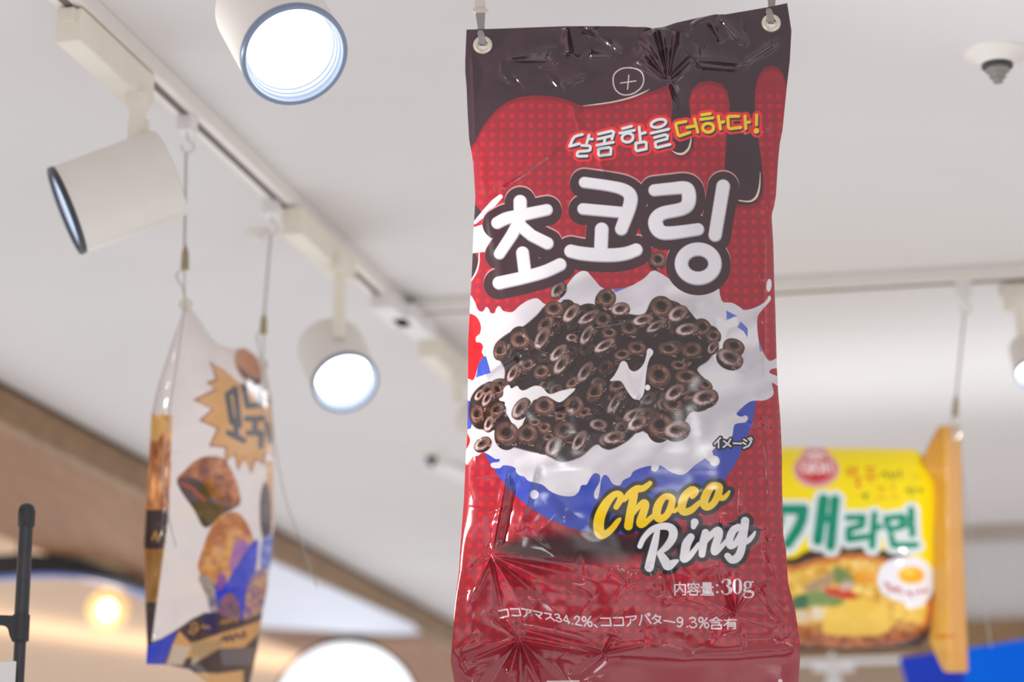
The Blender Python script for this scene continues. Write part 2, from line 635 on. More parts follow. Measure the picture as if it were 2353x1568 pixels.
RINGS = [
    (1273, 710, 22, 18, 0, 'd'), (1312, 720, 26, 13, -50, 'l'), (1253.6, 746, 24, 14, -45, 'd'), (1425, 710, 22, 14, -15, 'l'),
    (1353, 729, 29, 11, -30, 'l'), (1386, 735, 20, 18, 0, 'd'), (1520, 705, 27, 24, 20, 'd'), (1558, 721, 25, 17, -30, 'l'),
    (1447, 753, 21, 19, 10, 'd'), (1477, 735, 25, 12, -15, 'l'), (1508, 749, 27, 10, -30, 'l'), (1614, 753, 22, 19, 50, 'd'),
    (1640, 772, 17, 14, 0, 'd'), (1578, 757, 27, 14, -10, 'l'), (1195, 782, 23, 20, 0, 'd'), (1149, 806, 23, 15, -75, 'd'),
    (1246, 776, 30, 14, -60, 'l'), (1314, 776, 14, 9, 0, 'l'), (1348, 770, 26, 11, -60, 'l'), (1400, 765, 18, 12, 10, 'd'), (1389, 794, 28, 11, -30, 'l'),
    (1464, 800, 22, 15, 10, 'd'), (1430, 815, 20, 12, -10, 'd'), (1537, 802, 25, 14, 10, 'd'), (1590, 805, 24, 18, -10, 'd'), (1637, 799, 16, 10, -60, 'l'),
    (1283, 811, 26, 12, -45, 'l'), (1244, 855, 19, 15, -30, 'd'), (1212, 840, 18, 11, -50, 'd'), (1178, 858, 23, 10, -60, 'l'),
    (1290, 837, 28, 13, -55, 'l'), (1314, 881, 18, 10, -50, 'd'), (1344.5, 855, 28, 13, -55, 'l'), (1561, 840, 20, 11, 10, 'd'),
    (1514, 863, 29, 25, 25, 'd'), (1622, 885, 18, 11, 40, 'd'), (1578, 866, 27, 17, 5, 'd'), (1418, 885, 22, 14, -40, 'd'),
    (1367, 901, 27, 16, -55, 'd'), (1590, 907, 24, 9, -30, 'd'), (1546, 930, 24, 18, 20, 'd'), (1550, 902, 27, 15, -38, 'l'),
    (1619.5, 913, 31, 18, -15, 'l'), (1413.5, 925, 31, 10, -55, 'l'), (1101, 908, 16, 8, -55, 'l'), (1142, 896, 20, 12, 60, 'd'), (1120, 915, 22, 9, -60, 'l'),
    (1096, 952, 21, 15, -80, 'd'), (1142, 942, 20, 14, -45, 'd'), (1123, 974, 20, 10, -70, 'l'), (1108, 1020, 22, 13, -35, 'l'),
    (1195, 938, 28, 14, -55, 'l'), (1251, 933, 24, 22, 0, 'd'), (1319, 933, 23, 22, 10, 'd'), (1343, 948, 16, 10, -30, 'd'), (1287, 957, 14, 9, 0, 'd'),
    (1229, 971, 15, 9, 0, 'd'), (1251, 983, 15, 12, -20, 'd'), (1164, 996, 28, 26, 0, 'd'), (1212, 998, 24, 23, 10, 'd'), (1261, 1005, 14, 9, 0, 'd'),
    (1375, 976, 21, 13, 5, 'l'), (1297, 991, 25, 23, 10, 'd'), (1272, 1025, 26, 17, -55, 'l'), (1331, 1013, 28, 13, -58, 'l'),
    (1411, 1005, 27, 14, -15, 'l'), (1458, 954, 28, 14, -22, 'l'), (1464, 972, 25, 15, -30, 'l'), (1517, 978, 29, 27, 10, 'd'), (1555, 987, 31, 19, -15, 'l'),
    (1281.5, 666, 22, 13, -50, 'l'), (1394, 685, 22, 21, 40, 'd'), (1512, 597, 20, 17, 30, 'd'),
    (1687, 796, 25, 17, 20, 'd'), (1678, 822, 32, 19, 25, 'l'),
]

BIG = [
    [(1195.5, 464, 16), (1196, 500, 16)],
    [(1143, 513, 14.5), (1163, 503, 15), (1190, 497, 15), (1257, 483, 14)],
    [(1193, 510, 15), (1177, 540, 14.5), (1148, 584, 13.5)],
    [(1196, 520, 15), (1222, 542, 14.5), (1258, 560, 15)],
    [(1201, 582, 15.5), (1206, 624, 15.5)],
    [(1147, 651, 15.5), (1175, 645, 15.5), (1206, 638, 15.5), (1252, 625, 15.5), (1287, 609, 15.5)],
    [(1343, 420, 13.5), (1400, 428, 13.5), (1434, 437, 15), (1449, 452, 16.5), (1446, 478, 16.5), (1428, 527, 15.5)],
    [(1340, 481, 14), (1428, 489, 14)],
    [(1383, 528, 16.5), (1381, 574, 16.5)],
    [(1312, 578, 16), (1335, 583, 16.5), (1370, 586.5, 16.5), (1410, 587, 16.5), (1440, 583, 16), (1462, 575, 15.5)],
    [(1504, 438, 14.5), (1545, 434, 15), (1572, 432.5, 16), (1582, 441, 17), (1582, 467, 17), (1567, 481, 16), (1524, 490.5, 16), (1508, 504, 17), (1508, 520, 18), (1519, 534, 17), (1545, 536, 16), (1604, 528, 15)],
    [(1662, 429, 16.5), (1643.5, 541, 16)],
    loop(1604.6, 607, 38.5, 33.5, 0, 36, 16.2),
]

MILK = [(1076, 690), (1090, 692), (1096, 708), (1103, 716), (1111, 715), (1115, 708), (1119, 706), (1124, 712), (1127, 719), (1136, 720), (1140, 710), (1145, 704), (1150, 706), (1157, 715), (1178, 717), (1195, 702),
        (1215, 690), (1235, 686), (1255, 700), (1285, 690), (1300, 660), (1322, 632), (1345, 622), (1365, 642), (1389, 664), (1440, 661), (1480, 640), (1505, 622), (1560, 655), (1600, 668), (1648, 662), (1654, 676), (1661, 694), (1682, 696), (1700, 706),
        (1712, 713), (1738, 706), (1760, 692), (1765, 682), (1769, 680), (1771, 690), (1752, 712), (1741, 728), (1740, 750), (1744, 785), (1754, 810), (1768, 830), (1790, 822), (1790, 844), (1774, 848), (1768, 857), (1790, 868),
        (1790, 888), (1774, 880), (1778, 902), (1772, 913), (1755, 921), (1738, 921), (1722, 924), (1704, 938), (1692, 952), (1703, 958), (1714, 955), (1719, 962), (1712, 971), (1696, 973), (1687, 978), (1684, 995), (1680, 1006), (1664, 1012), (1645, 1028), (1630, 1044), (1613, 1058), (1596, 1070), (1571, 1091), (1545, 1087), (1518, 1070), (1512, 1079), (1500, 1078), (1496, 1071), (1475, 1075), (1455, 1084),
        (1448, 1096), (1432, 1104), (1424, 1116), (1408, 1112), (1398, 1096), (1388, 1092), (1381, 1104), (1378, 1128), (1373, 1146), (1366, 1144), (1366, 1130), (1378, 1108), (1378, 1092), (1366, 1088), (1357, 1098), (1348, 1114), (1336, 1116), (1330, 1130), (1318, 1140), (1300, 1141), (1281, 1137), (1262, 1128), (1245, 1114), (1215, 1106), (1205, 1096), (1194, 1093), (1186, 1085), (1184, 1076),
        (1172, 1071), (1156, 1070), (1149, 1076), (1134, 1076), (1127, 1070), (1131, 1064), (1146, 1062), (1148, 1055), (1138, 1055), (1124, 1046), (1110, 1040), (1098, 1048), (1086, 1050), (1080, 1060), (1070, 1066), (1064, 1000), (1060, 850)]

DARK = [(1135, 800), (1165, 768), (1200, 752), (1232, 726), (1258, 700), (1300, 698), (1345, 705), (1400, 712), (1445, 722), (1480, 722), (1500, 690), (1540, 690), (1580, 712), (1605, 738), (1648, 756), (1650, 792), (1628, 828), (1602, 850), (1628, 884), (1622, 930), (1585, 950), (1560, 985),
        (1500, 1000), (1470, 990), (1440, 1015), (1400, 1034), (1370, 1022), (1335, 1050), (1290, 1062), (1255, 1046), (1210, 1036), (1155, 1018), (1138, 990), (1095, 985), (1078, 955), (1085, 908), (1118, 880), (1150, 888), (1160, 850)]

MILK_IN = [(1152, 905), (1160, 890), (1170, 885), (1175, 893), (1188, 887), (1195, 895), (1205, 897), (1228, 887), (1245, 890), (1263, 906), (1290, 898), (1322, 893), (1305, 912), (1285, 925), (1262, 915), (1232, 918), (1220, 930), (1195, 985), (1178, 975), (1165, 952), (1157, 940), (1160, 925), (1147, 920)]
CROWN = [(1402, 876), (1411, 864), (1420, 848), (1426, 834), (1433, 830), (1440, 834), (1446, 848), (1456, 854), (1467, 850), (1479, 837), (1485, 818), (1487, 805), (1493, 801), (1500, 806), (1500, 814), (1493, 824), (1487, 843), (1483, 878), (1479, 905), (1470, 918), (1455, 916), (1440, 897), (1426, 876)]


def main_art(X, Y, aa):
    rnd = random.Random(5)
    RED, DOT, CHOC = (157, 35, 51), (190, 36, 47), (60, 38, 47)
    A = Art(X, Y, aa, RED)
    # half-tone dots
    sp = 21.8 + (Y - 200) / 1200 * 2.6
    gx = (X - 1440) / sp
    gy = (1200 / 2.6) * np.log(sp / 21.8)
    r = np.hypot(gx - np.round(gx), gy - np.round(gy)) * sp
    a = np.clip(.5 - (r - 5.9) / max(aa, 2), 0, 1) * (Y > 205)
    A.C += (np.array(DOT) - A.C) * a[..., None]
    low = np.clip((Y - 1470) / 14, 0, 1)
    A.C += (np.array([148, 34, 48]) - A.C) * (Y > 1492)[..., None]
    # faint printed guide line
    ln = np.abs(Y - (236 + .00004 * (X - 1600) ** 2)) - .6
    A.C += (np.array([120, 24, 36]) - A.C) * (np.clip(.5 - ln / aa, 0, 1) * .5 * ((X > 1300)))[..., None]
    # chocolate with drips
    choc = [(1000, -40), (1900, -40), (1900, 260), (1812, 210), (1806, 190), (1800, 172), (1788, 157), (1772, 151), (1755, 157), (1742, 175), (1735, 205), (1734, 240), (1740, 300), (1748, 360), (1753, 410), (1752, 445), (1738, 466), (1718, 472), (1690, 470), (1660, 450),
            (1664, 400), (1669, 320), (1675, 270), (1677, 240), (1672, 212), (1660, 194), (1632, 185.5), (1606, 190), (1590, 206), (1583, 232), (1586, 262), (1594, 300), (1593, 335), (1581, 354), (1563, 361), (1545, 352), (1536, 330), (1540, 290), (1546, 245), (1540, 198), (1537, 194), (1505, 208), (1475, 218), (1445, 226), (1400, 237), (1360, 243), (1332, 242), (1318, 236), (1300, 228), (1270, 222), (1230, 219), (1195, 223), (1168, 233), (1142, 251), (1121, 275), (1106, 296), (1098, 312), (1092, 325), (1080, 340), (1000, 340)]
    A.poly([(x + (3 if x > 1540 and y > 330 else 0), y + 9) for x, y in choc], (132, 26, 38), op=.75)
    A.poly(choc, CHOC)
    cream = (232, 208, 192)
    A.strokes([[tuple(q) for q in spline([(1340, 243.5, .6), (1370, 240, 1.4), (1410, 234, 1.6), (1450, 224, 1.7), (1480, 212, 1.3), (1492, 205, .5)], 6)]], [(0, 0, 0, cream)])
    A.strokes([[tuple(q) for q in spline([(1543, 346, .6), (1556, 353, 2.2), (1570, 353, 2.8), (1582, 342, 2.6), (1587, 326, 1.8), (1588, 314, .6)], 6)]], [(0, 0, 0, cream)])
    A.strokes([[tuple(q) for q in spline([(1698, 461, 1.4), (1722, 463, 2.0), (1736, 455, 2.8), (1743, 440, 2.4), (1746, 420, 1.5), (1747, 396, .6)], 6)]], [(0, 0, 0, cream)])
    # little plus in a ring
    A.strokes([[tuple(q) for q in spline([(1409, 188, 1.4), (1412, 170, 1.4), (1428, 158, 1.4), (1450, 156, 1.4), (1471, 163, 1.4), (1479, 180, 1.4), (1474, 200, 1.4), (1455, 215, 1.4), (1432, 218, 1.4), (1415, 207, 1.4)], 6, True)] + [(1409, 188, 1.4)],
               [(1426, 191, 1.3), (1461, 186, 1.3)], [(1445, 173, 1.3), (1442, 205, 1.3)]], [(0, 0, 0, (222, 206, 208))])
    # brown glow under the bowl, blue bowl
    A.ell(1325, 1258, 178, 32, (62, 42, 44), -1, soft=30, op=.95)
    A.ell(1480, 1245, 160, 22, (58, 34, 38), 0, soft=40, op=.6)
    A.poly([q[:2] for q in loop(1408, 885, 331, 344, 0, 90) if q[1] > 840], (58, 74, 172))
    # milk
    A.poly(MILK, (219, 214, 218), 3)
    sl = A.win(1050, 600, 1800, 1160)
    x, y = A.X[sl], A.Y[sl]
    f = fbm(x / 120 + fbm(x / 70, y / 70, 9) * 1.2, y / 44 + x / 120, 3, 2)
    k = np.clip((f - .30) * 2.4, 0, 1)
    c = A.C[sl]
    ismilk = (np.abs(c - np.array([219, 214, 218])).sum(-1) < 3)
    c[ismilk] = (np.array([198, 192, 199]) + (np.array([227, 223, 228]) - np.array([198, 192, 199])) * k[ismilk][:, None])
    A.C[sl] = c
    A.poly([(1060, 721), (1078, 721), (1090, 725), (1099, 734), (1105, 750), (1103, 766), (1094, 775), (1094, 786), (1104, 788), (1110, 797), (1107, 810), (1111, 819), (1100, 838), (1090, 870), (1080, 872), (1060, 850)], (196, 32, 42), 5)
    A.poly([(1111, 819), (1117, 819), (1125, 847), (1127, 857), (1094, 868), (1099, 838)], (54, 78, 178))
    A.poly([(1064, 915), (1084, 925), (1088, 960), (1082, 985), (1064, 990)], (58, 74, 172))
    A.poly([(1064, 985), (1076, 1000), (1080, 1016), (1070, 1034), (1060, 1030)], (190, 32, 42), 4)
    for q in ([(1669, 714), (1694, 727), (1670, 735)], [(1702, 739), (1718, 755), (1718, 776), (1709, 762), (1695, 752)], [(1743, 782), (1751, 810), (1746, 806)], [(1409, 665), (1442, 661), (1414, 672)], [(1288, 690), (1300, 688), (1302, 692)]):
        A.poly(q, (92, 112, 196))
    A.ell(1767, 656, 6, 15, (222, 222, 228), 5)
    A.ell(1228, 1137, 10, 10.5, (224, 222, 232))
    for cx, cy, r_ in ((1628, 1046, 11), (1642, 1060, 12), (1632, 1052, 9), (1504, 1076, 8)):
        A.ell(cx, cy, r_, r_, (216, 210, 214), soft=2)
    A.poly([(1646, 735), (1656, 730), (1668, 738), (1690, 728), (1694, 748), (1672, 758), (1666, 800), (1650, 830), (1640, 820), (1652, 780)], (226, 222, 226), 5)
    # cereal
    A.poly(DARK, (44, 29, 30), 5, soft=4)
    A.ell(1680, 815, 22, 18, (44, 29, 30), 25, soft=3)
    fill = 0
    while fill < 70:
        cx, cy = rnd.uniform(1090, 1640), rnd.uniform(700, 1045)
        sl = A.win(cx - 2, cy - 2, cx + 2, cy + 2)
        if sl and A.C[sl].mean() < 50:
            choco_ring(A, cx, cy, rnd.uniform(17, 25), rnd.uniform(10, 17), rnd.uniform(-70, 10), rnd.choice('dddl'), rnd, .62)
            fill += 1
    for i, (cx, cy, a_, b_, an, kd) in enumerate(RINGS):
        if i == 45:
            A.poly(MILK_IN, (214, 209, 213), 4)
        if i == 34:
            A.poly(CROWN, (216, 210, 214), 4)
        choco_ring(A, cx, cy, a_, b_, an, kd, rnd)
    A.poly(CROWN, (216, 210, 214), 4)
    A.poly([(1440, 850), (1452, 868), (1470, 866), (1478, 850), (1470, 900), (1452, 900)], (200, 194, 199), 4, soft=8, op=.7)
    A.ell(1488, 891, 6.2, 6.8, (224, 220, 224))
    # left side: milk jet, dark edge drip
    A.strokes([[(1092, 512, 3), (1115, 488, 7), (1137, 464, 7), (1150, 452, 5)]], [(0, 0, 0, (226, 222, 226))])
    A.poly([(1050, 470), (1094, 472), (1110, 492), (1088, 512), (1050, 520)], CHOC)
    A.strokes([[(1090, 512, 3), (1115, 488, 7), (1137, 464, 7), (1150, 452, 5)]], [(0, 0, 0, (226, 222, 226))])
    A.poly([(1050, 530), (1090, 522), (1122, 512), (1124, 545), (1134, 550), (1122, 578), (1050, 586)], (228, 225, 229))
    A.poly([(1050, 586), (1092, 582), (1100, 600), (1095, 625), (1084, 645), (1050, 660)], CHOC)
    A.strokes([[tuple(q) for q in spline([(1101, 582, 1.2), (1100, 605, 1.6), (1094, 626, 1.9), (1083, 645, 1.4)], 5)]], [(0, 0, 0, (232, 224, 222))])
    # slogan
    W_, Yw = (233, 234, 237), (246, 208, 34)
    s1 = tr(1290, 240, 8.715, [
        [(420, 602), (330, 622), (262, 650), (225, 700), (165, 838), (260, 815), (360, 785)], [(555, 615), (505, 785)], [(560, 690), (618, 695)], [(405, 822), (560, 830), (582, 850), (575, 910), (540, 930), (345, 945), (318, 975), (315, 1025), (345, 1040), (510, 1035)],
        [(740, 595), (1010, 530), (1050, 560), (1012, 690)], [(730, 695), (1015, 628)], [(868, 690), (858, 790)], [(712, 820), (1038, 758)], [(750, 890), (960, 862), (995, 890), (985, 1000), (770, 1028), (745, 1000), (750, 890)],
        [(1225, 485), (1405, 437)], [(1172, 577), (1462, 518)], loop(1325, 668, 112, 88, -12), [(1560, 455), (1582, 740)], [(1600, 585), (1680, 565)], [(1490, 780), (1665, 748), (1700, 770), (1700, 890), (1520, 932), (1490, 905), (1490, 780)],
        loop(1945, 380, 152, 76, -14), [(1797, 577), (2145, 497)], [(1865, 662), (2080, 606), (2125, 630), (2118, 690), (1900, 748), (1878, 780), (1890, 850), (1920, 866), (2175, 803)]], 3.35)
    s2 = tr(1530, 250, 10.23, [
        [(470, 300), (260, 340), (232, 370), (290, 615), (325, 640), (560, 558)], [(500, 440), (690, 402)], [(675, 242), (752, 548)],
        [(845, 145), (1042, 115)], [(822, 250), (1102, 213)], loop(995, 448, 128, 104), [(1235, 178), (1285, 475)], [(1285, 325), (1358, 308)],
        [(1710, 177), (1490, 180), (1458, 205), (1475, 445), (1515, 472), (1755, 440)], [(1863, 172), (1882, 465)], [(1895, 322), (1965, 315)], [(2135, 152), (2132, 375)]], 3.6) + [[(1530 + 2130 / 10.23, 250 + 520 / 10.23, 6.2)]]
    A.strokes(s1 + s2, [(7.8, 1.2, 1.6, (238, 48, 50))])
    A.strokes(s1 + s2, [(0.3, 2.6, 3.8, (40, 52, 68))])
    A.strokes(s1, [(0, 0, 0, W_)])
    A.strokes(s2, [(0, 0, 0, Yw)])
    A.strokes([[(1689, 280.5, 1.2), (1698, 279.5, 1.0)]], [(0, 0, 0, (70, 30, 44))])
    # product name
    big = [st if len(st) < 4 else [tuple(q) for q in spline(st, 5)] for st in BIG]
    sl, d = A.strokes(big, [(20.3, 0, -1.6, (206, 150, 152)), (20, 0, 2, (62, 40, 46))])
    A.paint(sl, d, (160, 152, 166))
    A.paint(sl, A.d_stroke(sl, big, -.6, -1.3) + 1.6, (234, 230, 235), soft=3.4)
    # small caption
    im = tr(1420, 620, 3.408, [[(802, 1318), (757, 1366)], [(788, 1342), (788, 1395)], [(882, 1326), (860, 1365), (825, 1391)], [(828, 1342), (882, 1384)], [(905, 1360), (966, 1362)], [(985, 1330), (1008, 1343)], [(978, 1355), (1000, 1367)], [(1045, 1345), (1025, 1380), (985, 1398)], [(1022, 1322), (1036, 1338)], [(1038, 1316), (1050, 1330)]], 1.9)
    A.strokes(im, [(4.0, .5, .5, (38, 34, 42)), (0, 0, 0, (230, 226, 228))])
    # script lettering
    choco = tr(1340, 1080, 5.602, [
        [(425, 480, 36), (455, 430, 40), (485, 370, 46), (465, 315, 42), (395, 325, 44), (300, 430, 58), (220, 590, 68), (198, 740, 70), (228, 830, 64), (300, 820, 46), (380, 750, 40), (440, 670, 34), (472, 635, 22)],
        [(530, 385, 32), (600, 310, 46), (690, 250, 50), (770, 240, 42), (830, 200, 36), (862, 172, 30)],
        [(668, 270, 44), (640, 400, 54), (608, 560, 56), (582, 725, 56)],
        [(630, 590, 24), (700, 490, 34), (775, 425, 44), (805, 450, 48), (780, 540, 52), (735, 680, 54), (770, 700, 44), (850, 640, 36), (930, 570, 32)],
        [(1110, 345, 42), (1040, 355, 42), (970, 450, 54), (945, 570, 56), (985, 632, 50), (1070, 590, 44), (1130, 480, 48), (1145, 375, 44), (1105, 345, 40)],
        [(1100, 520, 34), (1180, 530, 28), (1250, 470, 28)],
        [(1405, 345, 34), (1440, 280, 50), (1385, 260, 44), (1300, 360, 56), (1268, 490, 54), (1300, 545, 48), (1390, 520, 44), (1480, 440, 34), (1550, 390, 30)],
        [(1720, 205, 46), (1650, 220, 48), (1580, 330, 56), (1555, 440, 54), (1600, 482, 46), (1680, 430, 44), (1735, 325, 48), (1755, 225, 46), (1715, 205, 44)],
        [(1740, 350, 46), (1800, 365, 36), (1850, 325, 28), (1880, 280, 17)]], smooth=5)
    ring = tr(1340, 1080, 5.602, [
        [(730, 985, 34), (780, 880, 36), (880, 775, 40), (1000, 730, 44), (1110, 738, 50), (1160, 800, 58), (1140, 900, 54), (1060, 1005, 44), (975, 1065, 24)],
        [(955, 790, 36), (925, 930, 48), (885, 1100, 56), (850, 1255, 60)],
        [(990, 1080, 44), (1055, 1180, 60), (1095, 1235, 62), (1160, 1200, 44), (1215, 1172, 20)],
        [(1385, 868, 50), (1330, 960, 60), (1305, 1085, 56), (1300, 1145, 54), (1360, 1120, 42), (1430, 1040, 34), (1490, 960, 30)],
        [(1435, 678, 52), (1420, 735, 34)],
        [(1575, 810, 48), (1545, 950, 54), (1530, 1090, 44)],
        [(1560, 950, 28), (1640, 845, 40), (1735, 782, 50), (1742, 860, 54), (1690, 1010, 48), (1700, 1060, 44), (1780, 990, 34), (1860, 900, 28)],
        [(1995, 740, 46), (1930, 785, 50), (1885, 890, 50), (1890, 975, 46), (1945, 965, 40), (2010, 880, 42), (2050, 770, 44), (1990, 740, 44)],
        [(2085, 660, 54), (2062, 840, 54), (2035, 1030, 52), (1985, 1130, 54), (1915, 1160, 50), (1858, 1110, 42)],
        [(2050, 965, 26), (2130, 910, 34), (2185, 850, 26), (2212, 800, 15)]], smooth=5)
    A.strokes(choco + ring, [(9.6, .5, .5, (40, 37, 42))])
    A.strokes(choco, [(0, 0, 0, (245, 203, 24))])
    A.strokes(ring, [(0, 0, 0, (230, 226, 230))])
    # net weight
    nw = tr(1400, 1310, 6.536, [
        [(985, 380), (985, 225), (1142, 225), (1142, 365), (1132, 377), (1105, 375)], [(1060, 190), (1057, 250), (1040, 295), (1005, 332)], [(1060, 262), (1110, 332)],
        [(1265, 190), (1265, 215)], [(1185, 252), (1185, 218), (1346, 218), (1346, 250)], [(1240, 245), (1192, 287)], [(1290, 245), (1338, 282)], [(1265, 268), (1235, 300), (1178, 336)], [(1265, 268), (1300, 302), (1358, 332)], box(1212, 322, 1322, 376),
        box(1412, 198, 1526, 242), [(1412, 220), (1526, 220)], [(1378, 262), (1562, 262)], box(1412, 284, 1530, 332), [(1412, 308), (1530, 308)], [(1470, 284), (1470, 376)], [(1400, 353), (1546, 353)], [(1374, 378), (1568, 378)]], 1.35)
    nw += tr(1400, 1310, 6.536, [[(1620, 232, 17)], [(1622, 336, 17)],
        [(1702, 185, 17), (1715, 158, 8), (1760, 143, 7), (1795, 160, 20), (1805, 195, 26), (1785, 228, 14), (1755, 243, 6)], [(1755, 243, 6), (1795, 258, 16), (1818, 300, 26), (1805, 345, 18), (1760, 368, 8), (1710, 352, 8), (1698, 325, 18)],
        [(1924, 135, 5), (1885, 165, 14), (1876, 248, 22), (1886, 330, 14), (1924, 362, 5)], [(1924, 135, 5), (1963, 165, 14), (1972, 248, 22), (1962, 330, 14), (1924, 362, 5)],
        [(2080, 176, 5), (2040, 195, 13), (2036, 235, 16), (2048, 268, 10), (2080, 276, 5)], [(2080, 176, 5), (2118, 195, 12), (2124, 228, 16), (2112, 262, 10), (2080, 276, 5)], [(2115, 190, 5), (2140, 180, 8), (2156, 182, 12)],
        [(2050, 275, 6), (2028, 298, 11), (2040, 318, 15), (2100, 322, 19), (2145, 335, 19), (2160, 365, 15), (2140, 405, 9), (2085, 418, 7), (2035, 408, 11), (2022, 382, 12), (2040, 350, 6), (2070, 330, 6)]], smooth=4)
    A.strokes(nw, [(.25, 0, 0, (228, 222, 226))])
    # cocoa line
    ck = tr(1130, 1380, 8.114, [
        [(125, 200), (290, 165), (315, 292), (155, 330)], [(350, 160), (510, 160), (540, 285), (380, 285)], [(560, 158), (732, 190), (728, 212), (692, 234)], [(656, 200), (652, 268), (605, 305)],
        [(770, 195), (940, 235), (915, 270), (880, 295)], [(822, 258), (916, 338)], [(985, 238), (1105, 262), (1085, 318), (1010, 354)], [(1085, 305), (1175, 385)],
        [(1180, 270), (1205, 258), (1245, 265), (1265, 295), (1245, 322), (1212, 325)], [(1240, 325), (1285, 345), (1302, 378), (1285, 404), (1235, 398), (1202, 368)],
        [(1438, 432), (1390, 285), (1342, 372), (1452, 412)], [(1502, 437), (1512, 442)], [(1542, 345), (1560, 308), (1598, 298), (1632, 320), (1632, 358), (1562, 448), (1676, 470)],
        loop(1720, 350, 33, 44), [(1842, 303), (1724, 486)], loop(1833, 445, 36, 45), [(1915, 458), (1964, 500)], [(2030, 335), (2205, 335), (2222, 470), (2045, 470)]], 1.6)
    ck += tr(1400, 1310, 6.536, [
        [(62, 722), (205, 718), (213, 835), (70, 835)], [(247, 712), (405, 694), (396, 730), (352, 757)], [(322, 740), (316, 800), (270, 845)],
        [(490, 683), (480, 760), (455, 830)], [(543, 680), (625, 805)], [(573, 662), (594, 690)], [(598, 654), (612, 674)],
        [(700, 675), (680, 705), (645, 736)], [(692, 695), (772, 705), (745, 770), (670, 812)], [(690, 740), (778, 802)], [(820, 762), (985, 790)],
        loop(1060, 755, 40, 38), [(1100, 755), (1098, 815), (1062, 860), (1022, 845)], [(1166, 853), (1174, 857)],
        [(1210, 735), (1240, 716), (1280, 725), (1298, 752), (1275, 782), (1245, 788)], [(1275, 786), (1308, 810), (1310, 845), (1280, 868), (1238, 868), (1206, 845)],
        loop(1376, 752, 31, 36), [(1468, 725), (1360, 876)], loop(1464, 835, 30, 38),
        [(1605, 715), (1570, 745), (1512, 768)], [(1605, 715), (1640, 745), (1694, 768)], [(1555, 768), (1650, 768)], [(1530, 795), (1662, 795), (1640, 822)], box(1540, 832, 1682, 885),
        [(1725, 758), (1905, 752)], [(1802, 724), (1775, 795), (1725, 838)], [(1780, 888), (1780, 792), (1890, 792), (1895, 878), (1862, 884)], [(1780, 818), (1890, 818)], [(1780, 846), (1890, 846)]], 1.6)
    A.strokes(ck, [(0, 0, 0, (228, 224, 226))])
    A.strokes([[(1258, 1567, 2), (1330, 1566, 2)], [(1793, 1566, 5)]], [(0, 0, 0, (222, 206, 200))])
    return A.C


# ------------------------------------------------------------------ sheets of film
def interp(tab, y):
    t = np.array(tab, float)
    return np.interp(y, t[:, 0], t[:, 1])


def grid_mesh(name, P, colors, m, parent, hole=None, **kw):
    ny, nx = P.shape[:2]
    idx = np.arange(ny * nx).reshape(ny, nx)
    q = np.stack([idx[:-1, :-1], idx[1:, :-1], idx[1:, 1:], idx[:-1, 1:]], -1).reshape(-1, 4)
    if hole is not None:
        k = hole[:-1, :-1] & hole[1:, 1:] & hole[1:, :-1] & hole[:-1, 1:]
        q = q[~k.reshape(-1)]
    me = bpy.data.meshes.new(name)
    me.vertices.add(ny * nx)
    me.vertices.foreach_set('co', P.reshape(-1).astype(np.float32))
    me.loops.add(len(q) * 4)
    me.loops.foreach_set('vertex_index', q.reshape(-1).astype(np.int32))
    me.polygons.add(len(q))
    me.polygons.foreach_set('loop_start', np.arange(0, len(q) * 4, 4, dtype=np.int32))
    me.polygons.foreach_set('loop_total', np.full(len(q), 4, np.int32))
    me.polygons.foreach_set('use_smooth', np.ones(len(q), bool))
    me.update(calc_edges=True)
    me.validate()
    if colors is not None:
        at = me.color_attributes.new('artwork', 'FLOAT_COLOR', 'POINT')
        c = np.ones((ny * nx, 4), np.float32)
        c[:, :3] = lin(np.clip(colors, 0, 255)).reshape(-1, 3)
        at.data.foreach_set('color', c.reshape(-1))
    me.materials.append(m)
    o = bpy.data.objects.new(name, me)
    return link(o, parent, **kw)


def crease(X, Y, p0, p1, amp, w, sharp=1.0, t0=.15, t1=.3, lop=0):
    ex, ey = p1[0] - p0[0], p1[1] - p0[1]
    L = math.hypot(ex, ey)
    ex, ey = ex / L, ey / L
    t = ((X - p0[0]) * ex + (Y - p0[1]) * ey) / L
    d = -(X - p0[0]) * ey + (Y - p0[1]) * ex
    d = np.where(d * (1 if lop >= 0 else -1) > 0, np.abs(d), np.abs(d) * (1 + abs(lop) * 2.5))
    ww = w * (.25 + .75 * np.clip(t, 0, 1)) if sharp > 1.5 else w
    k = np.clip(t / t0, 0, 1) * np.clip((1 - t) / t1, 0, 1)
    k = k * k * (3 - 2 * k)
    return amp * np.exp(-np.sqrt((d / ww) ** 2 + .06)) * k * 1.28


def crumple(X, Y, n, seed, x0, y0, x1, y1, amp, size):
    """random straight pinches, as of film that was folded once"""
    rnd = random.Random(seed)
    h = np.zeros(X.shape)
    for i in range(n):
        cx, cy = rnd.uniform(x0, x1), rnd.uniform(y0, y1)
        a = rnd.uniform(0, math.pi)
        L = size * rnd.uniform(.5, 1.4)
        h += crease(X, Y, (cx - L * math.cos(a), cy - L * math.sin(a)), (cx + L * math.cos(a), cy + L * math.sin(a)), amp * rnd.uniform(-1, 1), L * rnd.uniform(.15, .5), 1, .5, .5, rnd.choice((-1, 1)))
    return h


print_glossy = print_mat('printed_glossy_film', .085, .10, 1500, .88)
M['foil_back'] = mat('silver_film_back', (186, 182, 184), .35, metal=.2, scale=50)

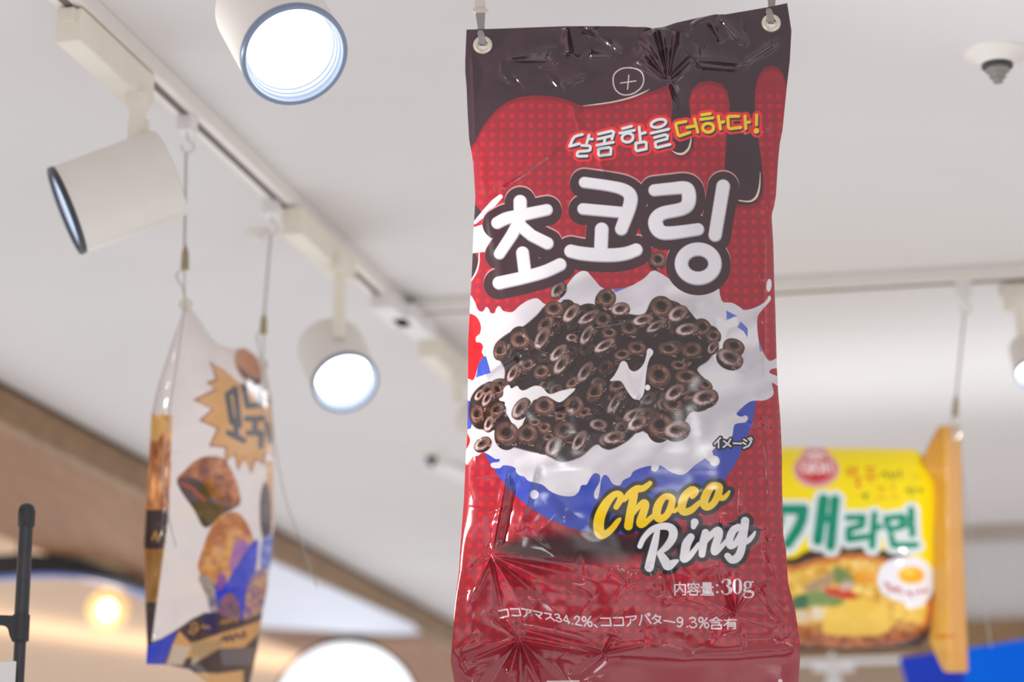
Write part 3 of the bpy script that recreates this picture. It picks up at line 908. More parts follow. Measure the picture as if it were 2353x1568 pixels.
# ---- the big chocolate-ring bag
B_TOP, B_BOT, B_Y = 8, 1640, 2.45
LEFT = [(0, 1072), (68, 1072), (100, 1070.5), (140, 1069), (165, 1069), (200, 1072), (260, 1074.5), (320, 1078), (370, 1087), (448, 1092), (480, 1091), (510, 1089), (560, 1087), (650, 1083), (700, 1080), (780, 1076), (900, 1075), (1000, 1074), (1050, 1070), (1100, 1068), (1150, 1066), (1200, 1062), (1270, 1057), (1310, 1055), (1370, 1047), (1440, 1042), (1520, 1035.5), (1540, 1039), (1568, 1044), (1640, 1050)]
RIGHT_E = [(0, 1809), (8, 1809), (70, 1818.6), (140, 1815), (190, 1809), (260, 1802), (300, 1798), (330, 1792), (370, 1788), (450, 1783), (473, 1779), (495, 1773), (560, 1777), (640, 1779), (720, 1782), (840, 1785), (900, 1788), (960, 1793), (1000, 1795), (1050, 1797), (1110, 1797), (1230, 1800), (1260, 1806), (1340, 1811), (1400, 1827), (1490, 1840), (1568, 1835), (1640, 1828)]
TOP = [(1072, 68), (1140, 66), (1220, 63), (1300, 60), (1360, 60), (1430, 60.5), (1450, 62), (1480, 62), (1495, 65.5), (1520, 62), (1550, 52), (1600, 41), (1640, 33), (1665, 33), (1700, 27), (1760, 17), (1809, 7)]


def bag_xy(nu, nv):
    u = np.linspace(0, 1, nu)[None, :]
    v = np.linspace(0, 1, nv)[:, None]
    xt = 1072 + u * (1809 - 1072)
    T = interp(TOP, xt)
    y = T + v * (B_BOT - T)
    l, r = interp(LEFT, y), interp(RIGHT_E, y)
    x = l + u * (r - l)
    return x, y, np.broadcast_to(u, x.shape)


def smooth_table():
    yy = np.arange(-100, 1760, 2.0)
    w = np.interp(yy, [0, 95, 200, 420, 800, 1150, 1300, 1420, 1490, 1515, 1640], [0, 0, .010, .026, .040, .040, .030, .015, .003, 0, 0])

    def g(sig):
        k = np.exp(-.5 * (np.arange(-120, 121) * 2.0 / sig) ** 2)
        return np.convolve(np.pad(w, 120, mode='edge'), k / k.sum(), 'valid')
    m = np.interp(yy, [0, 110, 260, 1360, 1450, 1700], [0, 0, 1, 1, 0, 0])
    return yy, g(60) * m + g(7) * (1 - m)


BW = smooth_table()


def bag_bulge(u, y):
    w = np.interp(y, BW[0], BW[1])
    s = np.abs(2 * u - 1)
    return w * (1 - s ** 3.0) ** .75


EYES = [(1109.5, 104.5, 10.6), (1772, 54, 10.8)]


def wrinkles(X, Y, u):
    h = np.zeros(X.shape)
    c = lambda *a, **k: crease(X, Y, *a, **k)
    # under the top seal
    for p in [((1535, 185), (1495, 66)), ((1535, 185), (1520, 64)), ((1535, 185), (1553, 70)), ((1535, 185), (1468, 130)), ((1535, 185), (1478, 85)), ((1535, 185), (1590, 132))]:
        h += c(p[0], p[1], 5.0, 11, sharp=2, t0=.25, t1=.02)
    h -= c((1538, 190), (1562, 262), 3.0, 12, sharp=2)
    h -= c((1535, 185), (1505, 62), 4.5, 14, sharp=2, t0=.2, t1=.01)
    h += c((1585, 132), (1725, 146), 3.5, 12)
    h -= c((1590, 150), (1720, 160), 3.0, 16)
    h += c((1700, 148), (1816, 72), 3.2, 9)
    h += c((1300, 62), (1308, 125), 3.0, 7, t1=.1, t0=.01)
    h -= c((1322, 62), (1330, 140), 3.5, 12, t0=.01)
    h += c((1345, 62), (1440, 125), 3.6, 9, t0=.01)
    h += c((1350, 126), (1415, 124), 2.2, 6)
    h += c((1160, 135), (1300, 105), 2.5, 10)
    h -= c((1165, 138), (1280, 140), 2.0, 9)
    h += c((1285, 195), (1355, 168), 2.6, 9)
    h += c((1635, 50), (1660, 105), 3.0, 9, t0=.02)
    h += c((1650, 36), (1720, 110), 2.4, 8, t0=.02)
    h += crumple(X, Y, 24, 3, 1290, 60, 1760, 140, 2.6, 58)
    h += crumple(X, Y, 16, 8, 1120, 110, 1330, 200, 1.3, 40)
    h += c((1318, 240), (1330, 305), 2.2, 9)
    h -= c((1330, 240), (1320, 300), 1.6, 10)
    h += c((1370, 330), (1392, 415), 1.4, 9)
    h += c((1130, 440), (1300, 330), 2.2, 10)
    # fold lines down the sides
    h += c((1084, 110), (1092, 345), 3.5, 5, t0=.1, t1=.1)
    h += c((1757, 530), (1757, 900), 3.4, 4, t0=.1, t1=.1)
    h += c((1760, 480), (1786, 452), 3, 6)
    h += c((1700, 300), (1790, 290), 1.8, 6)
    h += c((1745, 960), (1782, 985), 3.0, 9)
    h += c((1690, 940), (1745, 980), 2.0, 7)
    h += c((1760, 1000), (1768, 1180), 2.4, 6)
    # middle
    h += c((1100, 872), (1205, 795), 4.0, 11)
    h += c((1195, 765), (1270, 815), 2.0, 5)
    h += c((1350, 748), (1450, 732), 1.6, 7)
    h += c((1265, 935), (1325, 922), 1.6, 6)
    h += c((1390, 945), (1412, 905), 2.0, 8)
    h += c((1420, 990), (1470, 900), 2.0, 9)
    h += c((1700, 850), (1745, 760), 1.8, 8)
    # below the bowl
    h += c((1130, 1270), (1168, 1065), 3.4, 7, sharp=2)
    h -= c((1150, 1270), (1190, 1075), 3.0, 12)
    h += c((1190, 1230), (1235, 1060), 2.0, 10)
    h += c((1225, 1235), (1300, 1160), 2.4, 22)
    h += c((1712, 1062), (1700, 1200), 2.0, 5)
    h += c((1650, 1195), (1790, 1215), 3.0, 9)
    h += c((1760, 1240), (1795, 1225), 3.0, 8)
    # lower fans
    ap = (1128, 1277)
    for q, a, w in (((1420, 1310), 3.0, 26), ((1435, 1350), -3.6, 24), ((1400, 1400), 4.0, 22), ((1310, 1430), -3.4, 22), ((1230, 1440), 4.0, 18), ((1165, 1450), -3.4, 16), ((1060, 1420), 3.6, 14), ((1070, 1320), -2.4, 12), ((1300, 1282), 1.8, 14)):
        h += c(ap, q, a * 1.15, w, sharp=2, t0=.05, t1=.5)
    ap = (1194, 1470)
    for q, a, w in (((1045, 1535), 4.5, 12), ((1090, 1600), -4.0, 18), ((1150, 1620), 4.2, 16), ((1200, 1630), -4.2, 14), ((1262, 1620), 4.6, 14), ((1330, 1600), -3.2, 20), ((1385, 1505), 5.0, 12), ((1120, 1400), -3.0, 12), ((1155, 1410), 3.0, 10)):
        h += c(ap, q, a * 1.15, w, sharp=2, t0=.04, t1=.35)
    ap = (1388, 1502)
    for q, a, w in (((1200, 1448), 3.4, 9), ((1500, 1478), 3.6, 9), ((1300, 1560), -3.5, 18), ((1420, 1440), -2.6, 12)):
        h += c(ap, q, a, w, sharp=2, t0=.06, t1=.4)
    ap = (1690, 1410)
    for q, a, w in (((1738, 1335), 3.6, 6), ((1640, 1300), -3.0, 14), ((1560, 1350), 2.6, 16), ((1690, 1310), 2.6, 8), ((1800, 1440), 2.0, 12), ((1610, 1450), -2.2, 14)):
        h += c(ap, q, a * 1.2, w, sharp=2, t0=.06, t1=.3)
    for p, q, a, w in (((1745, 1338), (1822, 1470), 4.0, 8), ((1750, 1345), (1830, 1400), 3.0, 8), ((1755, 1245), (1820, 1420), 3.0, 10), ((1440, 1340), (1400, 1310), 2.0, 8), ((1440, 1345), (1530, 1330), 2.2, 12),
                       ((1515, 1300), (1510, 1375), -2.4, 10), ((1525, 1378), (1650, 1405), 1.8, 7), ((1195, 1447), (1380, 1490), 3.4, 7), ((1480, 1476), (1600, 1508), 2.0, 9), ((1560, 1506), (1960, 1482), 1.6, 7),
                       ((1490, 1440), (1510, 1490), 3.0, 10), ((1040, 1500), (1110, 1455), 3.0, 10), ((1590, 1430), (1650, 1470), -2.6, 14), ((1700, 1470), (1800, 1465), -2.4, 14)):
        h += c(p, q, a, w)
    h += crumple(X, Y, 40, 12, 1060, 1300, 1820, 1480, 1.5, 46)
    h += crumple(X, Y, 14, 21, 1060, 1490, 1380, 1600, 1.4, 50)
    h += crumple(X, Y, 26, 31, 1740, 480, 1800, 1300, 1.2, 30)
    h += crumple(X, Y, 20, 41, 1070, 900, 1170, 1300, 1.2, 30)
    # slow undulation of the stretched film
    amp = np.interp(Y, [0, 200, 500, 900, 1300, 1470, 1520, 1640], [1.6, 1.6, 1.0, 1.4, 2.4, 2.2, .9, .9])
    h += (fbm(X / 120, Y / 90, 2, 2) - .5) * 2.2 * amp
    e = np.clip(np.minimum(u, 1 - u) / .055, 0, 1)
    e = e * e * (3 - 2 * e)
    for ex, ey, er in EYES:
        e = e * np.clip((np.hypot(X - ex, Y - ey) - 22) / 30, .0, 1)
    return h * e * .001


STEP = FILM_STEP
x, y, u = bag_xy(int(760 / STEP), int(1600 / STEP))
hgt = wrinkles(x, y, u)
P = at_y(x, y, B_Y - np.maximum(bag_bulge(u, y) + hgt * np.interp(y, [0, 160, 260, 1000, 1300, 1480, 1530, 1640], [2.0, 2.0, 1.2, 1.1, 1.45, 1.45, 1.15, 1.15]) + .003, .0004))
hole = np.zeros(x.shape, bool)
for ex, ey, er in EYES:
    hole |= np.hypot(x - ex, y - ey) < er + 1
bagt = thing('snack_bag_banner', 'large dark red cereal bag with a milk bowl picture, hanging nearest and sharpest', 'banner', at_y(1440, 40, B_Y))
grid_mesh('front_sheet', P, main_art(x, y, STEP * 1.15), print_glossy, bagt, hole)
x2, y2, u2 = bag_xy(90, 190)
hole2 = np.zeros(x2.shape, bool)
for ex, ey, er in EYES:
    hole2 |= np.hypot(x2 - ex, y2 - ey) < er + 9
grid_mesh('back_sheet', at_y(x2, y2, B_Y + .0004 + bag_bulge(u2, y2) * .8), None, M['foil_back'], bagt, hole2)
PXM = B_Y / (F * float(ray(1440, 784)[1])) * 1.0
PXM = float(np.linalg.norm(at_y(1441, 784, B_Y) - at_y(1440, 784, B_Y)))
for ex, ey, er in EYES:
    o_ = at_y(ex, ey, B_Y - .0026)
    R, r = 23.3 * PXM, er * PXM
    prof = [(-.0006, R), (-.0022, R * .95), (-.0030, R * .80), (-.0030, (R + r) / 2), (-.0022, r * 1.12), (0, r), (.0024, r * 1.1), (.0030, (R + r) / 2), (.0022, R * .95), (.0006, R)]
    MB().lathe(o_, (0, 1, 0), prof, 64, close=True).build('eyelet', M['nickel'], bagt, smooth=True)


def mirror_dir(i, j):
    e1, e2 = P[i, j + 12] - P[i, j - 12], P[i + 12, j] - P[i - 12, j]
    n = np.cross(e1, e2)
    n /= np.linalg.norm(n)
    d = P[i, j] - ORG
    d /= np.linalg.norm(d)
    return d - 2 * np.dot(d, n) * n, n


if DEBUG:
    for qx, qy in ((1260, 1160), (1170, 830), (1100, 560), (1440, 300), (1440, 900), (1440, 1400), (1200, 600), (1700, 1300)):
        i, j = np.unravel_index(np.argmin((x - qx) ** 2 + (y - qy) ** 2), x.shape)
        r_, n_ = mirror_dir(i, j)
        print('MIRROR', qx, qy, P[i, j].round(3), 'refl', r_.round(3), 'n', n_.round(3))


# ---- straps that carry the big bag
def strip(pts, widths, th=.0009):
    """flat band: pts run along it, its width lies along world x"""
    b = MB()
    v, f = [], []
    pts = [np.asarray(p, float) for p in pts]
    for i, (p, w) in enumerate(zip(pts, widths)):
        t = pts[min(i + 1, len(pts) - 1)] - pts[max(i - 1, 0)]
        t /= np.linalg.norm(t)
        n = np.cross(t, [1, 0, 0])
        n /= np.linalg.norm(n)
        for sx, sn in ((-1, -1), (1, -1), (1, 1), (-1, 1)):
            v.append(p + np.array([w * sx, 0, 0]) + n * th * sn)
    m = len(pts)
    for i in range(m - 1):
        for k in range(4):
            f.append((4 * i + k, 4 * i + (k + 1) % 4, 4 * i + 4 + (k + 1) % 4, 4 * i + 4 + k))
    f += [(3, 2, 1, 0), tuple(4 * (m - 1) + k for k in range(4))]
    return b.add(v, f)


def hanging_strap(ex, ey, dx_top, label, buckle_y):
    base = at_y(ex + dx_top, -30, B_Y + .006)
    t = thing('hanging_strap', label, 'strap', (base[0], base[1], CEIL), 'metal straps holding the big bag')
    top = np.array([base[0], base[1], CEIL - .012])
    MB().lathe((base[0], base[1], CEIL), (0, 0, -1), [(0, .016), (.009, .016), (.014, .010), (.018, .004)], 32).build('ceiling_clip', M['white_metal'], t, smooth=True)
    q = lambda x, y, d=.006: at_y(x, y, B_Y + d)
    k = PXM
    pts = [top, q(ex + dx_top, -10), q(ex + dx_top, buckle_y), q(ex + dx_top, buckle_y + 4)]
    strip(pts, [13 * k] * 4).build('strap', M['steel'], t)
    # J hook: down behind the film, through the eyelet and up in front
    pts = [q(ex + dx_top, buckle_y), q(ex + dx_top * .9, buckle_y + 12), q(ex + dx_top * .7, ey - 45), q(ex + dx_top * .5, ey - 20, .006), q(ex, ey - 6, .006), q(ex, ey - 1, .002), q(ex - .5, ey - 1.5, -.003), q(ex - 1, ey - 6, -.006), q(ex - 3, ey - 20, -.007), q(ex - 5, ey - 28, -.007), q(ex - 5.5, ey - 31.5, -.0065), q(ex - 6, ey - 33.5, -.006)]
    strip(pts, [11.5 * k, 11 * k, 8.5 * k, 8 * k, 8 * k, 8 * k, 8 * k, 8 * k, 8 * k, 7.6 * k, 6 * k, 3 * k], .0011).build('hook', M['steel_dark'], t, smooth=True)
    c = q(ex + dx_top - 2, buckle_y, .004)
    MB().box(c, (1, 0, 0), (0, 1, 0), (0, .2, 1), 16 * k, .0028, 6.5 * k).build('buckle', M['nickel'], t, bevel=.001)
    MB().tube([c + np.array([15 * k, -.001, 0]), c + np.array([22 * k, -.001, 0])], 3.6 * k).build('pin', M['steel'], t, smooth=True)


hanging_strap(1109.5, 104.5, -6, 'flat metal strap and hook through the left eyelet of the big dark red bag', 25)
hanging_strap(1772, 54, 1.5, 'flat metal strap and hook through the right eyelet of the big dark red bag', -22)

# ---- ceiling tracks
TZ = .024


def track(name, pa, pb, ext0, ext1, label):
    a, b = at_z(*pa, CEIL - TZ), at_z(*pb, CEIL - TZ)
    d = (b - a) / np.linalg.norm(b - a)
    n = np.array([d[1], -d[0], 0])
    a, b = a - d * ext0, b + d * ext1
    L = np.linalg.norm(b - a) / 2
    c = (a + b) / 2
    t = thing(name, label, 'lighting track', (c[0], c[1], CEIL))
    MB().box((c[0], c[1], CEIL - TZ / 2), d, n, (0, 0, 1), L, .019, TZ / 2).build('track_body', M['white_metal'], t, bevel=.002)
    MB().box((c[0], c[1], CEIL - TZ), d, n, (0, 0, 1), L, .0052, .0012).build('slot', M['dark_slot'], t)
    return a, d, n


tA, tD, tN = track('lighting_track', (365, 205), (975, 775), .75, 1.9, 'white ceiling track with a dark slot running away diagonally above the pale pastry bag')
uA, uD, uN = track('lighting_track', (955, 722), (2353, 642), 0, 2.5, 'white ceiling track running across the ceiling behind the big red bag')


def on_track(px, py, z=CEIL - TZ):
    return at_z(px, py, z)


def along(px, py, py_z, target_xy=None):
    pass


def adapter(t, p0, p1, d, n, h=.044, w=.017):
    a, b = at_z(*p0, CEIL - TZ - .002 - h / 2), at_z(*p1, CEIL - TZ - .002 - h / 2)
    L = abs(np.dot(b - a, d)) / 2
    c = (a + b) / 2
    MB().box(c, d, n, (0, 0, 1), L, w, h / 2).build('adapter_box', M['cream_plastic'], t, bevel=.003)
    MB().box(c - d * (L + .002) + np.array([0, 0, h / 2 - .011]), d, n, (0, 0, 1), .005, .009, .009).build('latch', M['cream_plastic'], t)
    return c, L


def lamp_head(t, face, back, R, ring='bloom_ring', depth=.026):
    """cylindrical lamp head: face and back are the centres of its two ends"""
    ax = (back - face)
    L = np.linalg.norm(ax)
    ax = ax / L
    MB().lathe(face, ax, [(depth + .004, R * .87), (.006, R * .985), (L * .94, R), (L * .985, R * .97), (L, R * .90), (L, 0)], 64).build('lamp_housing', M['white_metal'], t, smooth=True)
    MB().lathe(face, ax, [(.0065, R * .99), (.0005, R * .995), (-.001, R * .975), (-.001, R * .905), (.004, R * .885), (.0065, R * .88)], 64, close=True).build('trim_ring', M[ring], t, smooth=True)
    ir = MB().lathe(face, ax, [(.004, R * .885), (.0055, R * .86), (.010, R * .855), (.011, R * .835), (.017, R * .83), (.018, R * .81), (depth, R * .80), (depth, R * .88), (.006, R * .90)], 64, close=True).build('inner_ring', M['pale_ring'], t, smooth=True)
    MB().lathe(face, ax, [(depth - .004, R * .803), (depth - .005, 0)], 64).build('lens', M['lamp'], ir, smooth=True)


def stem(t, top, bottom, r=.011):
    top, bottom = np.asarray(top), np.asarray(bottom)
    MB().lathe(top, bottom - top, [(-.002, r * 1.5), (.012, r * 1.5), (.015, r * 1.15), (.020, r), (np.linalg.norm(bottom - top), r * .9)], 32).build('stem', M['cream_plastic'], t, smooth=True)


GR = 'track spotlights on the ceiling'
# the spotlight turned to the left
P0 = at_z(318, 222, CEIL - TZ - .046)
t = thing('track_spotlight', 'white cylindrical spotlight turned sideways to the left, its dark-rimmed face almost edge-on', 'spotlight', (P0[0], P0[1], CEIL), GR)
adapter(t, (150, 58), (335, 212), tD, tN)
dist = float(np.linalg.norm(P0 - ORG))
Rr = 104 * dist / F
back = at_y(392, 396, P0[1] + .012)
face = None
for dy in np.linspace(.03, -.08, 111):               # turn the face until it is almost edge-on
    face = at_y(149, 486, back[1] + dy)
    if np.dot(face - back, ORG - face) > math.sin(math.radians(5.5)) * np.linalg.norm(face - back) * np.linalg.norm(ORG - face):
        break
stem(t, P0, [P0[0], P0[1], at_y(318, 345, P0[1])[2]])
MB().box(at_y(318, 312, P0[1]), (1, 0, 0), (0, 1, 0), (0, 0, 1), .014, .004, .022).build('yoke', M['cream_plastic'], t, bevel=.002)
lamp_head(t, face, back, Rr, 'dark_ring', .045)

# the near, bright one high up
fd = 2.32
face = ORG + ray(677, 128) / np.linalg.norm(ray(677, 128)) * fd
Rr = 125 * fd / F


def behind(face, px, py, L):
    d = ray(px, py)
    d = d / np.linalg.norm(d)
    o = ORG - face
    b = np.dot(o, d)
    disc = max(b * b - (np.dot(o, o) - L * L), 0)
    return ORG + d * (-b + math.sqrt(disc))


back = behind(face, 610, 12, .125)
mid = (face + back) / 2
t = thing('track_spotlight', 'largest and nearest lit spotlight, high up left of the big red bag', 'spotlight', (mid[0], mid[1], CEIL), GR)
MB().box((mid[0], mid[1], CEIL - .022), D1, (D1[1], -D1[0], 0), (0, 0, 1), .09, .018, .022).build('adapter_box', M['cream_plastic'], t, bevel=.003)
stem(t, (mid[0], mid[1], CEIL - .044), mid + np.array([0, 0, Rr * .7]))
lamp_head(t, face, back, Rr, depth=.036)

# the lit one further down the track
P0 = at_z(782, 606, CEIL - TZ - .046)
t = thing('track_spotlight', 'lit white spotlight hanging from the diagonal track just right of the pale pastry bag', 'spotlight', (P0[0], P0[1], CEIL), GR)
adapter(t, (668, 508), (800, 622), tD, tN)
fd = float(np.linalg.norm(P0 - ORG)) - .05
face = ORG + ray(794, 881) / np.linalg.norm(ray(794, 881)) * fd
back = behind(face, 757, 795, .125)
mid = (face + back) / 2
stem(t, P0, [P0[0], P0[1], mid[2] + .03])
MB().box(np.array([P0[0], P0[1], at_y(785, 705, P0[1])[2]]), (1, 0, 0), (0, 1, 0), (0, 0, 1), .005, .004, .024).build('yoke', M['steel'], t, bevel=.001)
lamp_head(t, face, back, 79 * fd / F)

# the next one, mostly behind the big bag
P0 = at_z(1052, 868, CEIL - TZ - .046)
t = thing('track_spotlight', 'cream spotlight on the diagonal track, mostly hidden behind the big red bag', 'spotlight', (P0[0], P0[1], CEIL), GR)
adapter(t, (985, 795), (1062, 872), tD, tN)
stem(t, P0, P0 - np.array([0, 0, .05]))
face = at_y(1160, 1010, P0[1] - .06)
lamp_head(t, face, at_y(1090, 965, P0[1] + .03), .045)

# one at the right edge of the frame, on the cross track
P0 = at_z(2345, 690, CEIL - TZ - .046)
t = thing('track_spotlight', 'white spotlight on the cross track, cut off by the right edge of the photo', 'spotlight', (P0[0], P0[1], CEIL), GR)
adapter(t, (2305, 684), (2420, 676), uD, uN)
stem(t, P0, P0 - np.array([0, 0, .06]))
fd = float(np.linalg.norm(P0 - ORG)) - .05
face = ORG + ray(2368, 862) / np.linalg.norm(ray(2368, 862)) * fd
lamp_head(t, face, behind(face, 2352, 800, .11), .026)

# white feed boxes where the tracks meet
for p0, p1, lab in (((878, 690), (925, 735), 'white power feed box on the diagonal track just before the crossing'), ((915, 715), (985, 765), 'white track connector where the diagonal and cross tracks meet')):
    a, b = at_z(*p0, CEIL - TZ - .012), at_z(*p1, CEIL - TZ - .012)
    o = MB().box((a + b) / 2, tD, tN, (0, 0, 1), abs(np.dot(b - a, tD)) / 2, .022, .014).build('track_connector', M['card'], None, bevel=.003, label=lab, cat='connector')
a, b = at_z(1002, 1066, CEIL - .006), at_z(1120, 1112, CEIL - .006)
dd = (b - a) / np.linalg.norm(b - a)
MB().box((a + b) / 2, dd, (dd[1], -dd[0], 0), (0, 0, 1), np.linalg.norm(b - a) / 2, .035, .006).build('ceiling_batten', M['card'], None, bevel=.003, label='narrow white batten on the ceiling beside the lower left edge of the big red bag', cat='batten')


def detector(px, py, Rf, label, dark=False, plain=False):
    c = at_z(px, py, CEIL)
    t = thing('sprinkler_head', label, 'sprinkler', c)
    MB().lathe(c, (0, 0, -1), [(0, Rf), (.003, Rf * .98), (.009, Rf * .72), (.014, Rf * .55), (.016, Rf * .5), (.016, 0)], 64).build('flange', M['white_metal'], t, smooth=True)
    if plain:
        return
    MB().lathe(c, (0, 0, -1), [(.014, Rf * .46), (.020, Rf * .47), (.022, Rf * .40), (.024, 0)], 48).build('dark_ring', M['black_pole'], t, smooth=True)
    MB().lathe(c, (0, 0, -1), [(.022, Rf * .36), (.026, Rf * .36), (.028, Rf * .26), (.034, Rf * .25), (.035, Rf * .16), (.041, Rf * .15), (.042, 0)], 40).build('nozzle', M['black'] if dark else M['steel_dark'], t, smooth=True)


dd = float(np.linalg.norm(at_z(2290, 128, CEIL) - ORG))
detector(2290, 122, 74 * dd / F, 'round white ceiling sprinkler head with a metal nozzle at the top right')
detector(992, 1034, .032, 'small dark sprinkler head on the ceiling beside the left edge of the big red bag', True)
detector(590, 532, .018, 'tiny pale sprinkler cover on the ceiling between the two hanging cords of the pastry bag', plain=True)


# ---- cords
def hanging_cord(px_clip, pts, label, crimp_at, loop_pts, group, tail=None, clip_d=None):
    """pts: list of (px,py,Y)"""
    c = at_z(*px_clip, CEIL - TZ - .01)
    t = thing('ceiling_hanger', label, 'cord', (c[0], c[1], CEIL), group)
    MB().box(c, clip_d, (clip_d[1], -clip_d[0], 0), (0, 0, 1), .013, .012, .014).build('track_clip', M['card'], t, bevel=.003)
    hk = [c - np.array([0, 0, .012])]
    r = .0085
    for a in np.linspace(90, -200, 16):
        hk.append(c + np.array([r * math.cos(math.radians(a)) + .002, 0, -.030 + r * math.sin(math.radians(a)) - .004]))
    MB().tube(hk, .0016, 8).build('hook', M['steel'], t, smooth=True)
    top = c - np.array([0, 0, .042])
    P_ = [top] + [at_y(*p) for p in pts]
    MB().tube(P_, .0019, 8).build('cord', M['cord'], t, smooth=True)
    if crimp_at:
        a, b = at_y(*crimp_at[0]), at_y(*crimp_at[1])
        MB().lathe(a, b - a, [(0, .0015), (np.linalg.norm(b - a) * .35, .0048), (np.linalg.norm(b - a), .0058)], 20).build('crimp', M['brass'], t, smooth=True)
    if loop_pts:
        MB().tube(spline([at_y(*p) for p in loop_pts], 6), .0016, 8).build('wire_loop', M['steel'], t, smooth=True)
    if tail:
        MB().tube(spline([at_y(*p) for p in tail], 8), .0008, 6).build('loose_end', M['cord'], t, smooth=True)
    return t


Ya, Yb = float(at_z(430, 284, CEIL - TZ)[1]), float(at_z(624, 477, CEIL - TZ)[1])
SG = 'cords of the pastry bag'
hanging_cord((430, 284), [(424, 575, Ya)], 'cord with brass crimp at the near left corner of the pale pastry bag', ((426, 562, Ya), (425, 620, Ya)),
             [(424, 618, Ya), (408, 628, Ya), (407, 640, Ya), (420, 664, Ya), (425, 690, Ya), (426, 700, Ya), (424, 660, Ya), (424, 620, Ya)], SG,
             [(426, 698, Ya - .02), (410, 810, Ya - .05), (388, 960, Ya - .09), (374, 1090, Ya - .10), (388, 1190, Ya - .09), (405, 1258, Ya - .07)], tD)
hanging_cord((624, 477), [(606, 735, Yb)], 'cord with brass crimp at the far right corner of the pale pastry bag', ((607, 718, Yb), (605, 768, Yb)),
             [(604, 766, Yb), (590, 770, Yb), (594, 792, Yb), (602, 832, Yb), (606, 800, Yb), (605, 768, Yb)], SG,
             [(605, 832, Yb - .03), (622, 940, Yb - .05), (638, 1060, Yb - .05), (660, 1160, Yb - .05), (690, 1240, Yb - .05), (728, 1352, Yb - .05)], tD)

# ---- pale pastry bag, seen obliquely
C_L = [(680, 425), (695, 424), (720, 418), (800, 390), (880, 364), (950, 348), (1050, 343), (1170, 335), (1250, 330), (1300, 332), (1400, 334), (1480, 338), (1530, 336), (1620, 338)]
C_R = [(680, 602), (830, 608), (900, 622), (980, 627), (1100, 628), (1200, 630), (1270, 625), (1350, 615), (1430, 600), (1490, 592), (1568, 575), (1620, 565)]
C_T = [(424, 692), (440, 706), (470, 736), (500, 774), (520, 794), (545, 802), (572, 800), (590, 815), (608, 838)]
C_B = [(336, 1527), (375, 1528), (430, 1540), (470, 1572), (560, 1612)]


